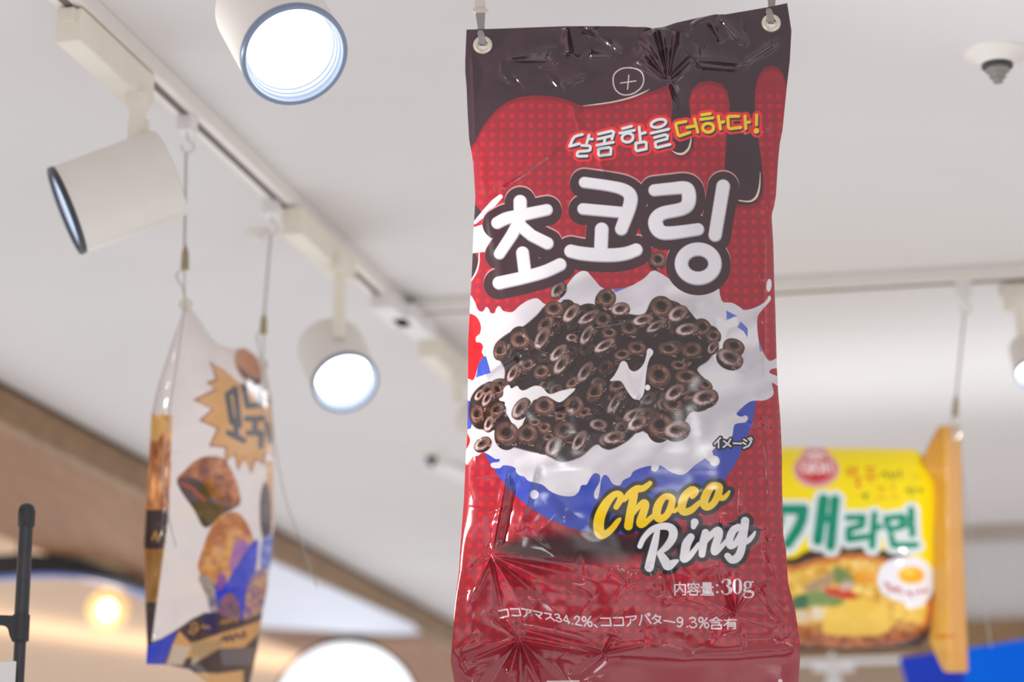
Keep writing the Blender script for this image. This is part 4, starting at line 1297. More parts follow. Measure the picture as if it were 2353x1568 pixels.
def pastry_art(X, Y, aa):
    A = Art(X, Y, aa, (222, 212, 211))
    rnd = random.Random(9)
    tan, out = (206, 152, 92), (132, 74, 44)
    st = [(640, 520), (668, 590), (690, 662), (615, 690), (685, 742), (510, 830), (660, 905), (558, 996), (702, 1060), (638, 1202), (770, 1215), (758, 1345), (842, 1270), (870, 1402), (912, 1300), (966, 1425), (1002, 1310), (1072, 1352), (1082, 1260), (1160, 1300), (1160, 700), (1000, 760), (870, 690), (770, 600)]
    st = [(300 + a / 3.485, 680 + b / 3.485) for a, b in st]
    cx = sum(p[0] for p in st) / len(st)
    cy = sum(p[1] for p in st) / len(st)
    A.poly([(a - 3 if a < 560 else a, b + 1) for a, b in st], out)
    A.poly([(cx + (a - cx) * .95, cy + (b - cy) * .955) for a, b in st], tan)
    k = tr(300, 680, 3.485, [[(775, 792), (838, 742), (872, 1040), (812, 1010), (775, 792)], [(842, 1000), (846, 1110)], [(785, 1098), (905, 1160)],
                             [(905, 725), (938, 885), (1040, 872), (1030, 740)], [(930, 985), (1060, 985)], [(996, 990), (996, 1085)], [(945, 1100), (1050, 1100), (1045, 1205)], [(1090, 1030), (1120, 1160)], [(1085, 830), (1130, 850)]], 6.5)
    A.strokes(k, [(0, 0, 0, (58, 62, 74))])
    # upper right pastry
    A.poly([(500, 690), (640, 690), (640, 905), (600, 900), (575, 885), (540, 835), (515, 800)], (218, 206, 206))
    A.ell(570, 842, 26, 44, (184, 116, 78), -28, soft=5)
    A.poly([(545, 838), (560, 850), (585, 870), (600, 868), (596, 884), (578, 884), (556, 862)], (92, 62, 66), 5, soft=5)
    A.strokes([[(500, 776, 3.5), (512, 794, 3.5)]], [(0, 0, 0, (86, 68, 72))])
    # left side picture strip
    sx = X - np.interp(Y, [950, 1180, 1300, 1480], [396, 388, 372, 348])
    f = fbm(X / 16, Y / 40, 4)
    m = (sx < 0) & (Y > 955)
    c = np.empty(X.shape + (3,))
    c[:] = (196, 126, 74)
    c += (f[..., None] - .5) * np.array([190, 170, 120])
    dk = (Y > 1172) & (Y < 1262)
    c[dk] = np.array([66, 46, 46]) + (f[dk][:, None] - .5) * 30
    gd = (Y >= 1262) & (Y < 1385)
    c[gd] = np.array([160, 112, 54]) + (f[gd][:, None] - .5) * 60
    bk = (Y >= 1385)
    c[bk] = np.array([62, 44, 48])
    A.C[m] = c[m]
    A.poly([(340, 1010), (346, 962), (353, 948), (362, 968), (374, 946), (382, 970), (396, 952), (393, 1005), (380, 985), (362, 1015)], (216, 168, 98), soft=3)
    A.strokes([[(350, 1240, 2.5), (358, 1222, 2.5), (362, 1244, 2.5), (372, 1226, 2.5)]], [(0, 0, 0, (178, 132, 74))])

    def tex(mask_pts, c0, c1, sc, seed, sm=5):
        p = [tuple(q) for q in spline(mask_pts, sm, True)]
        P_ = np.array(p)
        sl = A.win(P_[:, 0].min() - 4, P_[:, 1].min() - 4, P_[:, 0].max() + 4, P_[:, 1].max() + 4)
        d = A.d_poly(sl, p)
        g = np.clip((fbm(A.X[sl] / sc, A.Y[sl] / sc, seed) - .3) * 2.2, 0, 1)[..., None]
        A.paint(sl, d, np.array(c0) * (1 - g) + np.array(c1) * g, soft=3)
    tex([(407, 1103), (423, 1084), (445, 1062), (471, 1050), (509, 1052), (528, 1074), (547, 1119), (552, 1157), (534, 1170), (509, 1184), (480, 1211), (464, 1206), (445, 1170), (420, 1135)], (118, 62, 44), (196, 126, 80), 18, 2)
    tex([(407, 1106), (425, 1098), (450, 1100), (474, 1122), (492, 1152), (520, 1164), (548, 1158), (534, 1171), (509, 1184), (480, 1211), (464, 1206), (445, 1170), (420, 1135)], (42, 32, 38), (86, 60, 62), 20, 5)
    A.strokes([[(416, 1112, 4), (440, 1122, 5), (470, 1150, 4)]], [(0, 0, 0, (150, 62, 42))])
    tex([(541, 1177), (566, 1200), (582, 1238), (588, 1262), (560, 1300), (540, 1340), (500, 1350), (474, 1334), (459, 1318), (455, 1296), (466, 1262), (480, 1224), (503, 1189)], (168, 96, 60), (214, 158, 102), 24, 7)
    tex([(590, 1240), (592, 1270), (586, 1320), (576, 1370), (562, 1420), (520, 1425), (500, 1412), (490, 1370), (492, 1345), (520, 1340), (536, 1310), (560, 1270)], (26, 52, 190), (76, 78, 200), 16, 11)
    tex([(540, 1250), (560, 1240), (572, 1258), (556, 1280), (540, 1308), (528, 1300)], (146, 92, 172), (170, 110, 160), 12, 13)
    tex([(500, 1320), (520, 1325), (514, 1350), (500, 1360)], (140, 80, 160), (120, 60, 150), 12, 14)
    tex([(470, 1322), (492, 1345), (500, 1412), (484, 1406), (474, 1370), (456, 1330)], (120, 110, 112), (170, 160, 160), 14, 15)
    tex([(500, 1395), (530, 1360), (552, 1400), (548, 1420), (510, 1424)], (100, 86, 92), (150, 84, 120), 12, 16)
    # right edge
    A.poly([(612, 1060), (640, 1060), (640, 1200), (615, 1200)], (214, 156, 104), soft=4)
    tex([(600, 1130), (612, 1108), (622, 1150), (622, 1230), (606, 1240), (597, 1190)], (60, 50, 56), (84, 72, 78), 12, 18)
    tex([(605, 1240), (630, 1235), (625, 1300), (606, 1310), (598, 1290)], (40, 70, 190), (150, 160, 210), 14, 19)
    tex([(575, 1330), (612, 1310), (606, 1390), (575, 1440), (560, 1420)], (202, 150, 100), (110, 80, 150), 7, 21)
    # foot of the bag
    A.poly([(330, 1500), (345, 1478), (372, 1468), (412, 1444), (440, 1424), (470, 1409), (500, 1408), (520, 1420), (570, 1424), (620, 1400), (640, 1640), (330, 1640)], (60, 46, 52))
    A.poly([(330, 1500), (342, 1484), (408, 1450), (396, 1480), (378, 1530), (330, 1530)], (36, 60, 186), soft=3)
    A.poly([(412, 1450), (440, 1480), (500, 1458), (560, 1440), (600, 1425), (596, 1455), (560, 1490), (500, 1492), (470, 1500), (380, 1530), (398, 1478)], (204, 152, 92), soft=3)
    A.poly([(398, 1482), (440, 1486), (420, 1530), (384, 1530)], (196, 176, 158), soft=6)
    A.poly([(440, 1476), (520, 1470), (500, 1494), (440, 1530)], (170, 140, 100), soft=6)
    w = tr(300, 1120, 3.5, [[(480, 1110), (520, 1090), (545, 1130), (510, 1180), (470, 1170), (500, 1130), (540, 1150)], [(570, 1130), (590, 1110), (600, 1140), (620, 1115), (640, 1140)],
                            [(720, 1100), (750, 1070), (760, 1100), (790, 1060), (800, 1090), (830, 1050), (850, 1080), (870, 1045)]], 1.8)
    A.strokes(w, [(0, 0, 0, (182, 132, 70))])
    b = tr(300, 1120, 3.5, [[(730, 1230), (760, 1200), (775, 1240), (800, 1190), (820, 1235), (850, 1180), (880, 1215), (915, 1160), (920, 1210)]], 3.0)
    A.strokes(b, [(0, 0, 0, (84, 64, 62))])
    A.poly([(430, 1545), (500, 1548), (560, 1540), (560, 1640), (430, 1640)], (206, 160, 104), soft=6)
    A.poly([(505, 1492), (590, 1488), (580, 1530), (510, 1530)], (96, 90, 98), soft=6)
    return A.C


def pastry_grid(nu, nv):
    uu = np.linspace(0, 1, nu)[None, :]
    vv = np.linspace(0, 1, nv)[:, None]
    xt = 424 + uu * (608 - 424)
    T = interp(C_T, xt)
    Bm = interp(C_B, 336 + uu * (566 - 336))
    Y = T + vv * (Bm - T)
    X = interp(C_L, Y) + uu * (interp(C_R, Y) - interp(C_L, Y))
    return X, Y, np.broadcast_to(uu, X.shape), np.broadcast_to(vv, X.shape)


def pillow(u, v, a, b):
    return np.clip(1 - np.abs(2 * u - 1) ** a, 0, 1) ** .7 * np.clip(1 - np.abs(2 * v - 1) ** b, 0, 1) ** .7


film_b = print_mat('printed_soft_film', .10, .15, 400, .42)
x, y, u, v = pastry_grid(190, 480)
hh = crumple(x, y, 60, 77, 340, 700, 630, 1560, 3.0, 70) + (fbm(x / 60, y / 110, 6, 2) - .5) * 9
hh += crease(x, y, (500, 776), (582, 888), 7, 12) - crease(x, y, (520, 776), (600, 870), 5, 14) + crease(x, y, (396, 940), (350, 1480), 9, 14) + crease(x, y, (345, 1480), (470, 1410), 6, 10) + crease(x, y, (610, 890), (625, 1100), 6, 8)
ed = np.clip(np.minimum(np.minimum(u, 1 - u), np.minimum(v, 1 - v)) / .06, 0, 1)
Yd = Ya + u * (Yb - Ya)
pt_ = thing('snack_bag_banner', 'tall pale pastry bag with a tan starburst and chocolate cakes, hanging blurred at the left', 'banner', at_y(500, 800, (Ya + Yb) / 2))
grid_mesh('front_sheet', at_y(x, y, Yd - .075 * pillow(u, v, 2.6, 4) - hh * ed * .001), pastry_art(x, y, 1.9), film_b, pt_)
x2, y2, u2, v2 = pastry_grid(40, 80)
grid_mesh('back_sheet', at_y(x2, y2, Ya + u2 * (Yb - Ya) + .002 + .06 * pillow(u2, v2, 2.6, 4)), None, M['foil_back'], pt_)
for px_, py_, Y_ in ((427, 701, Ya), (603, 838, Yb)):
    MB().lathe(at_y(px_, py_, Y_ - .002), (0, 1, 0), [(-.0015, .009), (-.002, .007), (-.0015, .005), (.0015, .005), (.002, .007), (.0015, .009)], 32, close=True).build('eyelet', M['nickel'], pt_, smooth=True)

# ---- noodle packet banner on the cross track
Yn = float(at_z(2215, 664, CEIL - TZ)[1])
print('noodle depth', Yn, 'pastry', Ya, Yb)


def noodle_art(X, Y, aa):
    A = Art(X, Y, aa, (250, 224, 18))
    K = 2.5375

    def q(pts):
        return [(1780 + a / K, 950 + b / K) for a, b in pts]
    # printed bowl
    A.poly(q([(-400, 780), (60, 850), (200, 800), (420, 770), (640, 800), (800, 840), (930, 960), (930, 1300), (800, 1380), (500, 1400), (100, 1390), (-400, 1390)]), (70, 52, 44), 4, soft=6)
    sl = A.win(1500, 1240, 2160, 1520)
    d = A.d_poly(sl, [tuple(z) for z in spline(q([(-400, 900), (80, 890), (250, 850), (450, 820), (650, 850), (850, 950), (920, 1100), (880, 1260), (700, 1350), (400, 1370), (120, 1360), (-400, 1340)]), 5, True)])
    x, y = A.X[sl], A.Y[sl]
    n1, n2 = fbm(x / 13, y / 9, 31, 3), fbm(x / 40, y / 30, 37, 2)
    c = np.empty(x.shape + (3,))
    c[:] = (236, 188, 92)
    c += (n1[..., None] - .5) * np.array([120, 150, 150])
    w = np.clip((n2 - .45) * 4, 0, 1)[..., None]
    c = c * (1 - .5 * w) + np.array([248, 210, 90]) * .5 * w
    rim = np.clip(1 - np.abs(d + 7) / 9, 0, 1)[..., None]
    c = c * (1 - rim * .8) + np.array([196, 78, 40]) * rim * .8
    lowp = np.clip((y - 1420) / 40, 0, 1)[..., None]
    c = c * (1 - lowp) + (np.array([170, 96, 54]) + (n1[..., None] - .5) * np.array([150, 130, 100])) * lowp
    A.paint(sl, d, c, soft=5)
    for pts, col in (([(340, 900), (420, 920), (470, 990), (420, 1020), (350, 980)], (108, 138, 78)), ([(160, 1060), (260, 1030), (380, 1080), (400, 1120), (260, 1125), (120, 1140)], (120, 150, 92)), ([(100, 1080), (180, 1060), (190, 1130), (100, 1145)], (58, 104, 74)),
                     ([(300, 1020), (420, 1030), (490, 1070), (440, 1085), (310, 1060)], (206, 62, 48)), ([(380, 990), (450, 980), (460, 1020), (390, 1040)], (222, 178, 170)), ([(160, 1020), (280, 950), (350, 930), (330, 1000), (220, 1040)], (180, 146, 122)), ([(470, 930), (590, 920), (590, 990), (480, 990)], (240, 162, 52)),
                     ([(210, 1160), (250, 1125), (290, 1160), (270, 1205), (220, 1200)], (240, 226, 206)), ([(130, 1150), (200, 1165), (200, 1210), (130, 1215)], (226, 208, 186)), ([(300, 1180), (480, 1080), (640, 1120), (700, 1200), (620, 1290), (420, 1300), (290, 1280)], (246, 204, 88))):
        A.poly(q(pts), col, 4, soft=7, op=.9)
    A.poly(q([(600, 1395), (640, 1385), (720, 1390), (700, 1430), (620, 1425)]), (214, 170, 96), 3, soft=5)
    # egg badge
    A.poly(q([(600, 950), (650, 870), (760, 835), (860, 850), (925, 920), (935, 1010), (900, 1080), (850, 1130), (770, 1135), (760, 1110), (690, 1085), (620, 1040)]), (240, 238, 242), 5)
    A.ell(1780 + 797 / K, 950 + 945 / K, 30, 20, (255, 178, 28), 3)
    A.ell(1780 + 775 / K, 950 + 925 / K, 16, 8, (255, 210, 80), 3, soft=4)
    red = tr(1780, 950, K, [[(640, 990), (670, 1000), (650, 1010), (690, 1030), (668, 1040)], [(700, 1010), (715, 1050)], [(690, 1035), (730, 1020), (745, 1055)], [(770, 1045), (800, 1060), (785, 1040), (800, 1070)], [(820, 1050), (850, 1045), (840, 1030)], [(865, 1035), (890, 1030), (880, 1050)]], 2.0)
    A.strokes(red, [(0, 0, 0, (196, 58, 62))])
    # round brand badge
    A.ell(1780 + 243 / K, 950 + 330 / K, 55, 44, (236, 206, 120), 0)
    A.ell(1780 + 238 / K, 950 + 245 / K, 33, 24, (232, 188, 120), 0)
    A.ell(1780 + 243 / K, 950 + 328 / K, 51, 40, (222, 150, 158), 0)
    A.ell(1780 + 238 / K, 950 + 248 / K, 29, 20, (222, 150, 158), 0)
    A.ell(1780 + 243 / K, 950 + 325 / K, 42, 30, (204, 68, 74), 0)
    lg = tr(1780, 950, K, [loop(180, 315, 22, 26), [(210, 350), (225, 290)], loop(258, 320, 24, 22), [(290, 290), (300, 345)], [(320, 285), (330, 340)], [(195, 255), (240, 235), (285, 255)], [(215, 265), (265, 265)]], 3.4)
    A.strokes(lg, [(0, 0, 0, (244, 222, 220))])
    A.strokes(tr(1780, 950, K, [[(205, 385), (240, 395), (275, 385)]], 4), [(0, 0, 0, (196, 50, 52))])
    # handwriting
    A.strokes(tr(1780, 950, K, [loop(440, 340, 16, 20), [(475, 310), (475, 360)], [(465, 385), (495, 380), (490, 405), (475, 420), (500, 430)], [(530, 320), (580, 320)], [(540, 345), (575, 345)], [(525, 375), (595, 370)], [(560, 375), (560, 400)]], 2.4), [(0, 0, 0, (222, 116, 38))])
    A.strokes(tr(1780, 950, K, [[(600, 430), (640, 440), (620, 460)], [(600, 495), (650, 490)], [(690, 410), (690, 450)], [(680, 490), (720, 485)]], 2.0), [(0, 0, 0, (228, 150, 40))])
    A.strokes(tr(1780, 950, K, [[(620, 360), (650, 345), (655, 380)], [(675, 345), (690, 380), (710, 350)], [(730, 335), (735, 375)], [(505, 480), (540, 475), (530, 500)], [(765, 450), (785, 440), (790, 470)], [(810, 440), (815, 465)], [(835, 440), (860, 445), (850, 465)]], 2.0), [(0, 0, 0, (96, 110, 40))])
    # big name
    nm = tr(1780, 950, K, [[(-60, 560, 24), (30, 555, 24), (20, 640, 24), (-70, 760, 26)], [(40, 562, 22), (168, 562, 24), (158, 620, 25), (132, 680, 25), (76, 762, 23)], [(285, 505, 26), (252, 742, 24)], [(352, 505, 22), (326, 775, 22)], [(290, 615, 18), (345, 612, 18)],
                             [(425, 610, 13), (515, 608, 14), (508, 655, 14), (432, 678, 14), (432, 735, 14), (540, 720, 13)], [(582, 590, 13), (568, 775, 14)], [(590, 668, 11), (618, 662, 11)],
                             [(648, 615, 12), (745, 602, 12), (740, 662, 12), (668, 680, 12), (648, 615, 12)], [(795, 565, 14), (803, 705, 14)], [(758, 618, 9), (795, 612, 9)], [(760, 655, 9), (795, 650, 9)], [(680, 715, 12), (692, 770, 12), (825, 768, 12)],
                             [(-330, 500, 22), (-270, 500, 22)], [(-400, 560, 22), (-210, 552, 22)], [(-300, 560, 22), (-330, 620, 22), (-400, 670, 22)], [(-300, 570, 22), (-265, 630, 22), (-210, 660, 22)], [(-130, 500, 24), (-130, 660, 24)], [(-130, 580, 20), (-75, 580, 20)],
                             [(-330, 720, 20), (-130, 715, 20), (-130, 800, 20), (-330, 805, 20), (-330, 720, 20)]])
    A.strokes(nm, [(15, .5, 1.5, (222, 230, 232)), (2.5, 0, 0, (8, 140, 108))])
    return A.C


N_R = [(1020, 2096), (1028, 2100), (1045, 2118), (1070, 2136), (1110, 2152), (1170, 2154), (1230, 2150), (1280, 2150), (1350, 2148), (1400, 2146), (1440, 2140), (1470, 2130), (1490, 2112), (1510, 2100)]


def noodle_grid(nu, nv):
    uu = np.linspace(0, 1, nu)[None, :]
    vv = np.linspace(0, 1, nv)[:, None]
    T = 1026 + 4 * uu + 5 * uu ** 12
    Bm = 1498 - 12 * uu ** 6
    Y = T + vv * (Bm - T)
    R_ = interp(N_R, Y)
    X = 1555 + uu * (R_ - 1555)
    return X, Y, np.broadcast_to(uu, X.shape), np.broadcast_to(vv, X.shape)


def yn(x):                      # the packet hangs along the cross track
    return Yn - (x - 2215) / F * Yn * .235


x, y, u, v = noodle_grid(330, 290)
hh = crumple(x, y, 60, 55, 1560, 1030, 2150, 1490, 2.4, 60) + (fbm(x / 90, y / 60, 8, 2) - .5) * 8 + crease(x, y, (2110, 1080), (2100, 1280), 9, 14) + crease(x, y, (2040, 1420), (2140, 1395), 8, 10)
ed = np.clip(np.minimum(np.minimum(u, 1 - u), np.minimum(v, 1 - v)) / .05, 0, 1)
nt_ = thing('noodle_packet_banner', 'yellow instant noodle packet with green lettering and a bowl picture, hanging blurred at the right', 'banner', at_y(1950, 1030, Yn))
grid_mesh('front_sheet', at_y(x, y, yn(x) - .075 * pillow(u, v, 4, 4) - hh * ed * .001), noodle_art(x, y, 2.0), film_b, nt_)
x2, y2, u2, v2 = noodle_grid(40, 40)
yellow = mat('yellow_film', (238, 208, 30), .25, scale=20)
grid_mesh('back_sheet', at_y(x2, y2, yn(x2) + .002 + .06 * pillow(u2, v2, 4, 4)), None, yellow, nt_)
# end seal: a tall folded band at the right end
rows = [(978, 2160, 2176, 2208), (990, 2150, 2176, 2208), (1030, 2130, 2176, 2209), (1062, 2116, 2176, 2210), (1110, 2146, 2177, 2211), (1200, 2148, 2178, 2213), (1280, 2146, 2179, 2215), (1360, 2146, 2180, 2218), (1440, 2138, 2181, 2221), (1475, 2136, 2182, 2223), (1510, 2152, 2182, 2224), (1540, 2166, 2183, 2225), (1546, 2174, 2184, 2222)]
ra = np.array(rows, float)
yy = np.linspace(978, 1546, 190)
i0, i1, i2 = (np.interp(yy, ra[:, 0], ra[:, k]) for k in (1, 2, 3))
nu = 24
tt = np.linspace(0, 1, nu)
Xs = np.where(tt[None, :] < .5, i0[:, None] + (i1 - i0)[:, None] * tt[None, :] * 2, i1[:, None] + (i2 - i1)[:, None] * (tt[None, :] * 2 - 1))
Ys = np.broadcast_to(yy[:, None], Xs.shape)
dep = Yn - .030 + np.where(tt < .5, (1 - tt * 2) * .03, (tt * 2 - 1) * .055)[None, :] + (fbm(Xs / 30, Ys / 60, 3, 2) - .5) * .006
cc = np.empty(Xs.shape + (3,))
cc[:] = (242, 184, 86)
g = np.clip((fbm(Xs / 40, Ys / 90, 12, 2) - .3) * 2, 0, 1)[..., None]
cc = cc * (1 - .25 * g) + np.array([250, 206, 104]) * .25 * g
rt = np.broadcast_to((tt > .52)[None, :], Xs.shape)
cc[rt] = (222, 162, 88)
cc[(Ys < 1075) & (Xs < i1[:, None] - 6)] = (232, 168, 66)
cc[(np.abs(Ys - 1464 - (Xs - 2170) * .02) < 2.6) & (Xs > 2152) & (Xs < 2196)] = (226, 110, 40)
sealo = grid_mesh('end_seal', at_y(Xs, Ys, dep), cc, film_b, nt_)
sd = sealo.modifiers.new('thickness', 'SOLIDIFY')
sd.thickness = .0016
oe = at_y(2192, 996, Yn - .006)
MB().lathe(oe, (0, 1, 0), [(-.002, .0125), (-.003, .010), (-.002, .0068), (.002, .0068), (.003, .010), (.002, .0125)], 32, close=True).build('eyelet', M['nickel'], nt_, smooth=True)
hanging_cord((2214, 664), [(2197, 915, Yn)], 'cord with crimp at the right end of the yellow noodle packet', ((2198, 905, Yn), (2194, 958, Yn)),
             [(2194, 956, Yn - .01), (2186, 968, Yn - .012), (2187, 985, Yn - .02), (2193, 1002, Yn - .02), (2198, 985, Yn - .012), (2196, 958, Yn - .01)], 'cord of the noodle packet',
             [(2204, 1000, Yn + .05), (2218, 1150, Yn + .07), (2240, 1300, Yn + .07), (2262, 1400, Yn + .07), (2276, 1480, Yn + .07), (2277, 1488, Yn + .07)], uD)

# ---- right-hand background: grey bulkhead with a wooden band
Wp = at_z(2300, 1206, CEIL)
wl = Wp - D2 * 1.35
wr = Wp + D2 * 4


def wall_z(px, py):
    """height where the ray meets the vertical wall plane through Wp along D2"""
    d = ray(px, py)
    n = np.array([D2[1], -D2[0], 0])
    s = np.dot(Wp - ORG, n) / np.dot(d, n)
    return float((ORG + d * s)[2])


zb, zt = wall_z(2300, 1428), wall_z(2300, 1243)


def wall_box(name, z0, z1, off, th, m, **kw):
    n = np.array([-D2[1], D2[0], 0])
    if n[1] < 0:
        n = -n
    c = (wl + wr) / 2 + n * (off + th / 2)
    return MB().box((c[0], c[1], (z0 + z1) / 2), D2, n, (0, 0, 1), float(np.linalg.norm(wr - wl)) / 2, th / 2, (z1 - z0) / 2).build(name, m, None, **kw)


wall_box('wall_back', zb, CEIL, 0, .1, M['grey_wall'], kind='structure')
wall_box('trim_3', zt, CEIL - .001, -.012, .014, mat('taupe_cornice', (186, 172, 162), .7, scale=8), kind='structure')
wall_box('trim_4', zb - .075, zb, -.03, .14, M['wood_face'], kind='structure')
wall_box('wall_back_low', .0, zb - .075, .25, .1, mat('tan_wall', (196, 172, 152), .8, scale=4), kind='structure')

# ---- bluish white panel in the wooden soffit, faintly emissive
pp = [at_z(px_, py_, SOF - .004) for px_, py_ in ((560, 1262), (948, 1436), (965, 1456), (905, 1460), (560, 1440))]
mb = MB()
mb.add([*pp, *[p + np.array([0, 0, .0039]) for p in pp]], [(0, 1, 2, 3, 4), (9, 8, 7, 6, 5)] + [(i, (i + 1) % 5, 5 + (i + 1) % 5, 5 + i) for i in range(5)])
o = mb.build('soffit_white_panel', M['panel'], None, label='bluish white wedge-shaped panel in the wooden soffit, right of the pastry bag', cat='light panel')

# ---- round lit sign
Ysg = float(at_z(816, 1466, SOF)[1])
kk = Ysg / math.cos(PITCH) / F
sc_ = at_y(797, 1648, Ysg)
t = thing('round_lit_sign', 'round white glowing sign with dark rim, at the bottom left of the big red bag', 'sign', sc_)
Rs = 172 * Ysg / F
MB().lathe(sc_, (0, 1, 0), [(-.05, Rs * .955), (-.055, Rs * .96), (-.055, Rs), (.055, Rs), (.055, Rs * .96), (.05, Rs * .955)], 96, close=True).build('rim', M['black'], t, smooth=True)
MB().lathe(sc_, (0, 1, 0), [(-.050, 0), (-.050, Rs * .957), (.050, Rs * .957), (.050, 0)], 96).build('lit_face', M['sign_glow'], t, smooth=True)
MB().lathe((sc_[0] + .028, Ysg, SOF), (0, 0, -1), [(0, .032), (.012, .032), (.016, .02), (SOF - sc_[2] - Rs + .004, .02)], 24).build('mount', M['black'], t, smooth=True)

# ---- warm globe lamp in the space beyond the soffit
gY = 7.2
gc = at_y(247, 1402, gY)
t = thing('globe_pendant', 'small warm glowing globe lamp below the beige ceiling at the lower left', 'lamp', (gc[0], gc[1], zc))
kg = float(np.linalg.norm(gc - ORG)) / F
MB().lathe(gc - np.array([0, 0, 48 * kg]), (0, 0, 1), [(48 * kg * (1 - math.cos(a)), 48 * kg * math.sin(a)) for a in np.linspace(0, math.pi, 25)], 40).build('globe', mat('amber_glass', (255, 226, 176), .3, alpha=.34), t, smooth=True)
MB().lathe(gc - np.array([0, 0, 21 * kg]), (0, 0, 1), [(21 * kg * (1 - math.cos(a)), 19 * kg * math.sin(a)) for a in np.linspace(0, math.pi, 17)], 32).build('filament', M['warm'], t, smooth=True)
MB().tube([gc + np.array([0, 0, 47 * kg]), (gc[0], gc[1], zc)], .004).build('cable', M['cord'], t, smooth=True)
bulb('globe_pendant_light', gc - np.array([0, .12, .05]), 1.6, (1, .78, .5), .06)

# ---- curved black rail with a blue light line
rp = spline([at_z(px_, py_, SOF - .03) for px_, py_ in ((-260, 1345), (-120, 1316), (0, 1303), (90, 1299), (180, 1308), (260, 1330), (335, 1362), (420, 1412), (520, 1480))], 8)
t = thing('curved_rail', 'curved black rail with a bluish light line, below the wooden soffit at the far left', 'rail', rp[16])


def sweep(pts, hw, hh, dz=0, doff=0, taper=1.0):
    v, f = [], []
    for i, p in enumerate(pts):
        d = pts[min(i + 1, len(pts) - 1)] - pts[max(i - 1, 0)]
        d[2] = 0
        d = d / np.linalg.norm(d)
        n = np.array([d[1], -d[0], 0])
        for a, b in ((-1, -1), (1, -1), (1, 1), (-1, 1)):
            v.append(p + n * (hw * a + doff) + np.array([0, 0, (hh * b + dz) * (1 + (taper - 1) * min(1, max(0, (i - 20) / 28)))]))
    for i in range(len(pts) - 1):
        for k in range(4):
            f.append((4 * i + k, 4 * i + (k + 1) % 4, 4 * i + 4 + (k + 1) % 4, 4 * i + 4 + k))
    f += [(3, 2, 1, 0), tuple(4 * (len(pts) - 1) + k for k in range(4))]
    return MB().add(v, f)


sweep(rp, .03, .028, taper=.35).build('rail', M['black'], t)
sweep(rp, .012, .006, -.032, taper=.35).build('light_line', M['blue_led'], t)
for px_, py_ in ((40, 1301), (300, 1346)):
    a = at_z(px_, py_, SOF - .03)
    MB().tube([a + np.array([0, 0, .015]), (a[0], a[1], zc)], .004).build('hanger', M['black'], t)

# warm cove light washing the beige ceiling beyond
cvp = at_z(250, 1572, zc - .17)
area('cove_light', cvp, .3, 6.5, (1, .76, .5), (math.pi, 0, A1 - .9), sizey=3.2)

# ---- display pole at the left edge
pY = 2.75
top = at_y(62.5, 1160, pY)
kp = pY / float(np.dot(ray(62, 1300), FWD)) / F
px0 = top[0]
zz = lambda py: float(at_y(60, py, pY)[2])
kp = float(np.linalg.norm(at_y(61, 1300, pY) - at_y(60, 1300, pY)))
t = thing('display_pole', 'slim black telescopic pole with a rubber cap at the left edge', 'pole', (px0, pY, 0))
MB().lathe((px0, pY, zz(1190)), (0, 0, -1), [(0, 16 * kp), (zz(1190) - zz(1470), 16.5 * kp)], 40).build('upper_tube', M['black_pole'], t, smooth=True)
MB().lathe((px0, pY, zz(1465)), (0, 0, -1), [(0, 13.5 * kp), (zz(1465) - .02, 13.5 * kp)], 40).build('lower_tube', M['black_pole'], t, smooth=True)
MB().lathe((px0, pY, zz(1157)), (0, 0, -1), [(0, 0), (1.5 * kp, 9 * kp), (6 * kp, 15.5 * kp), (14 * kp, 19 * kp), (22 * kp, 20 * kp), (52 * kp, 19.4 * kp), (56 * kp, 17.5 * kp), (56 * kp, 15 * kp)], 40).build('rubber_cap', M['black'], t, smooth=True)
MB().lathe((px0, pY, zz(1413)), (0, 0, -1), [(0, 16 * kp), (1 * kp, 19.5 * kp), (60 * kp, 19.5 * kp), (62 * kp, 16 * kp)], 40).build('collar', M['black'], t, smooth=True)
gp = [(58, 1418), (-60, 1414), (-60, 1432), (0, 1432), (12, 1436), (20, 1445), (24, 1462), (30, 1474), (50, 1474)]
g0 = [at_y(a, b, pY - .008) for a, b in gp]
n_ = len(g0)
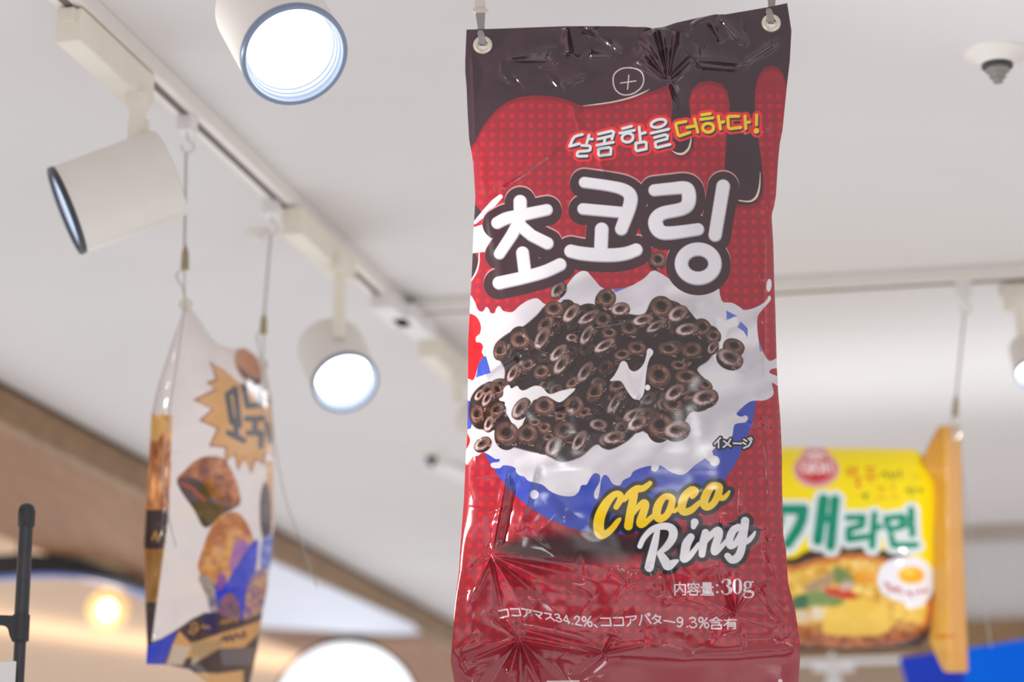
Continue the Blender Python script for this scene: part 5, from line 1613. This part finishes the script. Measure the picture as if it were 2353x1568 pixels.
MB().add(g0 + [p + np.array([0, .016, 0]) for p in g0], [tuple(range(n_)), tuple(range(n_, 2 * n_))[::-1]] + [(i, (i + 1) % n_, n_ + (i + 1) % n_, n_ + i) for i in range(n_)]).build('bracket', M['black'], t, bevel=.001)
cp = [at_y(a, b, pY - .035) for a, b in ((-90, 1530), (34, 1522), (26, 1660), (-96, 1668))]
MB().add(cp + [p + np.array([0, .004, 0]) for p in cp], [(0, 1, 2, 3), (7, 6, 5, 4)] + [(i, (i + 1) % 4, 4 + (i + 1) % 4, 4 + i) for i in range(4)]).build('card', M['card'], None, bevel=.001, label='corner of a white card in front of the black pole at the lower left edge', cat='card')

# ---- blue sign at the lower right
bY = 5.0
bl = [at_y(2070, 1512, bY + .02), at_y(2212, 1492, bY - .03), at_y(2470, 1452, bY + .0)]
bb = [at_y(2118, 1700, bY + .02), at_y(2225, 1700, bY - .03), at_y(2470, 1700, bY + .0)]
t = thing('blue_sign', 'bright blue sign panel at the lower right corner, below the noodle packet', 'sign', at_y(2280, 1600, bY))
for nm_, i, m_ in (('side_panel', 0, M['blue_side']), ('front_panel', 1, M['blue'])):
    p = [bl[i], bl[i + 1], bb[i + 1], bb[i]]
    MB().add(p + [a + np.array([0, .02, 0]) for a in p], [(0, 1, 2, 3), (7, 6, 5, 4)] + [(k, (k + 1) % 4, 4 + (k + 1) % 4, 4 + k) for k in range(4)]).build(nm_, m_, t)

# ---- small white lamp under the noodle packet
lY = 5.6
lc = at_y(1915, 1536, lY)
kl = float(np.linalg.norm(at_y(1916, 1536, lY) - lc))
t = thing('small_lamp', 'small blurred white lamp on a cross bar below the noodle packet', 'lamp', lc)
MB().box(lc, (1, 0, 0), (0, 1, 0), (0, 0, 1), 46 * kl, .02, 9 * kl).build('cross_bar', M['card'], t, bevel=.004)
MB().lathe(lc - np.array([0, 0, 8 * kl]), (0, 0, -1), [(0, 12 * kl), (20 * kl, 20 * kl), (90 * kl, 20 * kl), (92 * kl, 0)], 32).build('lamp_body', M['card'], t, smooth=True)
MB().tube([lc + np.array([0, .02, 0]), (lc[0], lY + .02, CEIL)], .006).build('rod', M['white_metal'], t, smooth=True)
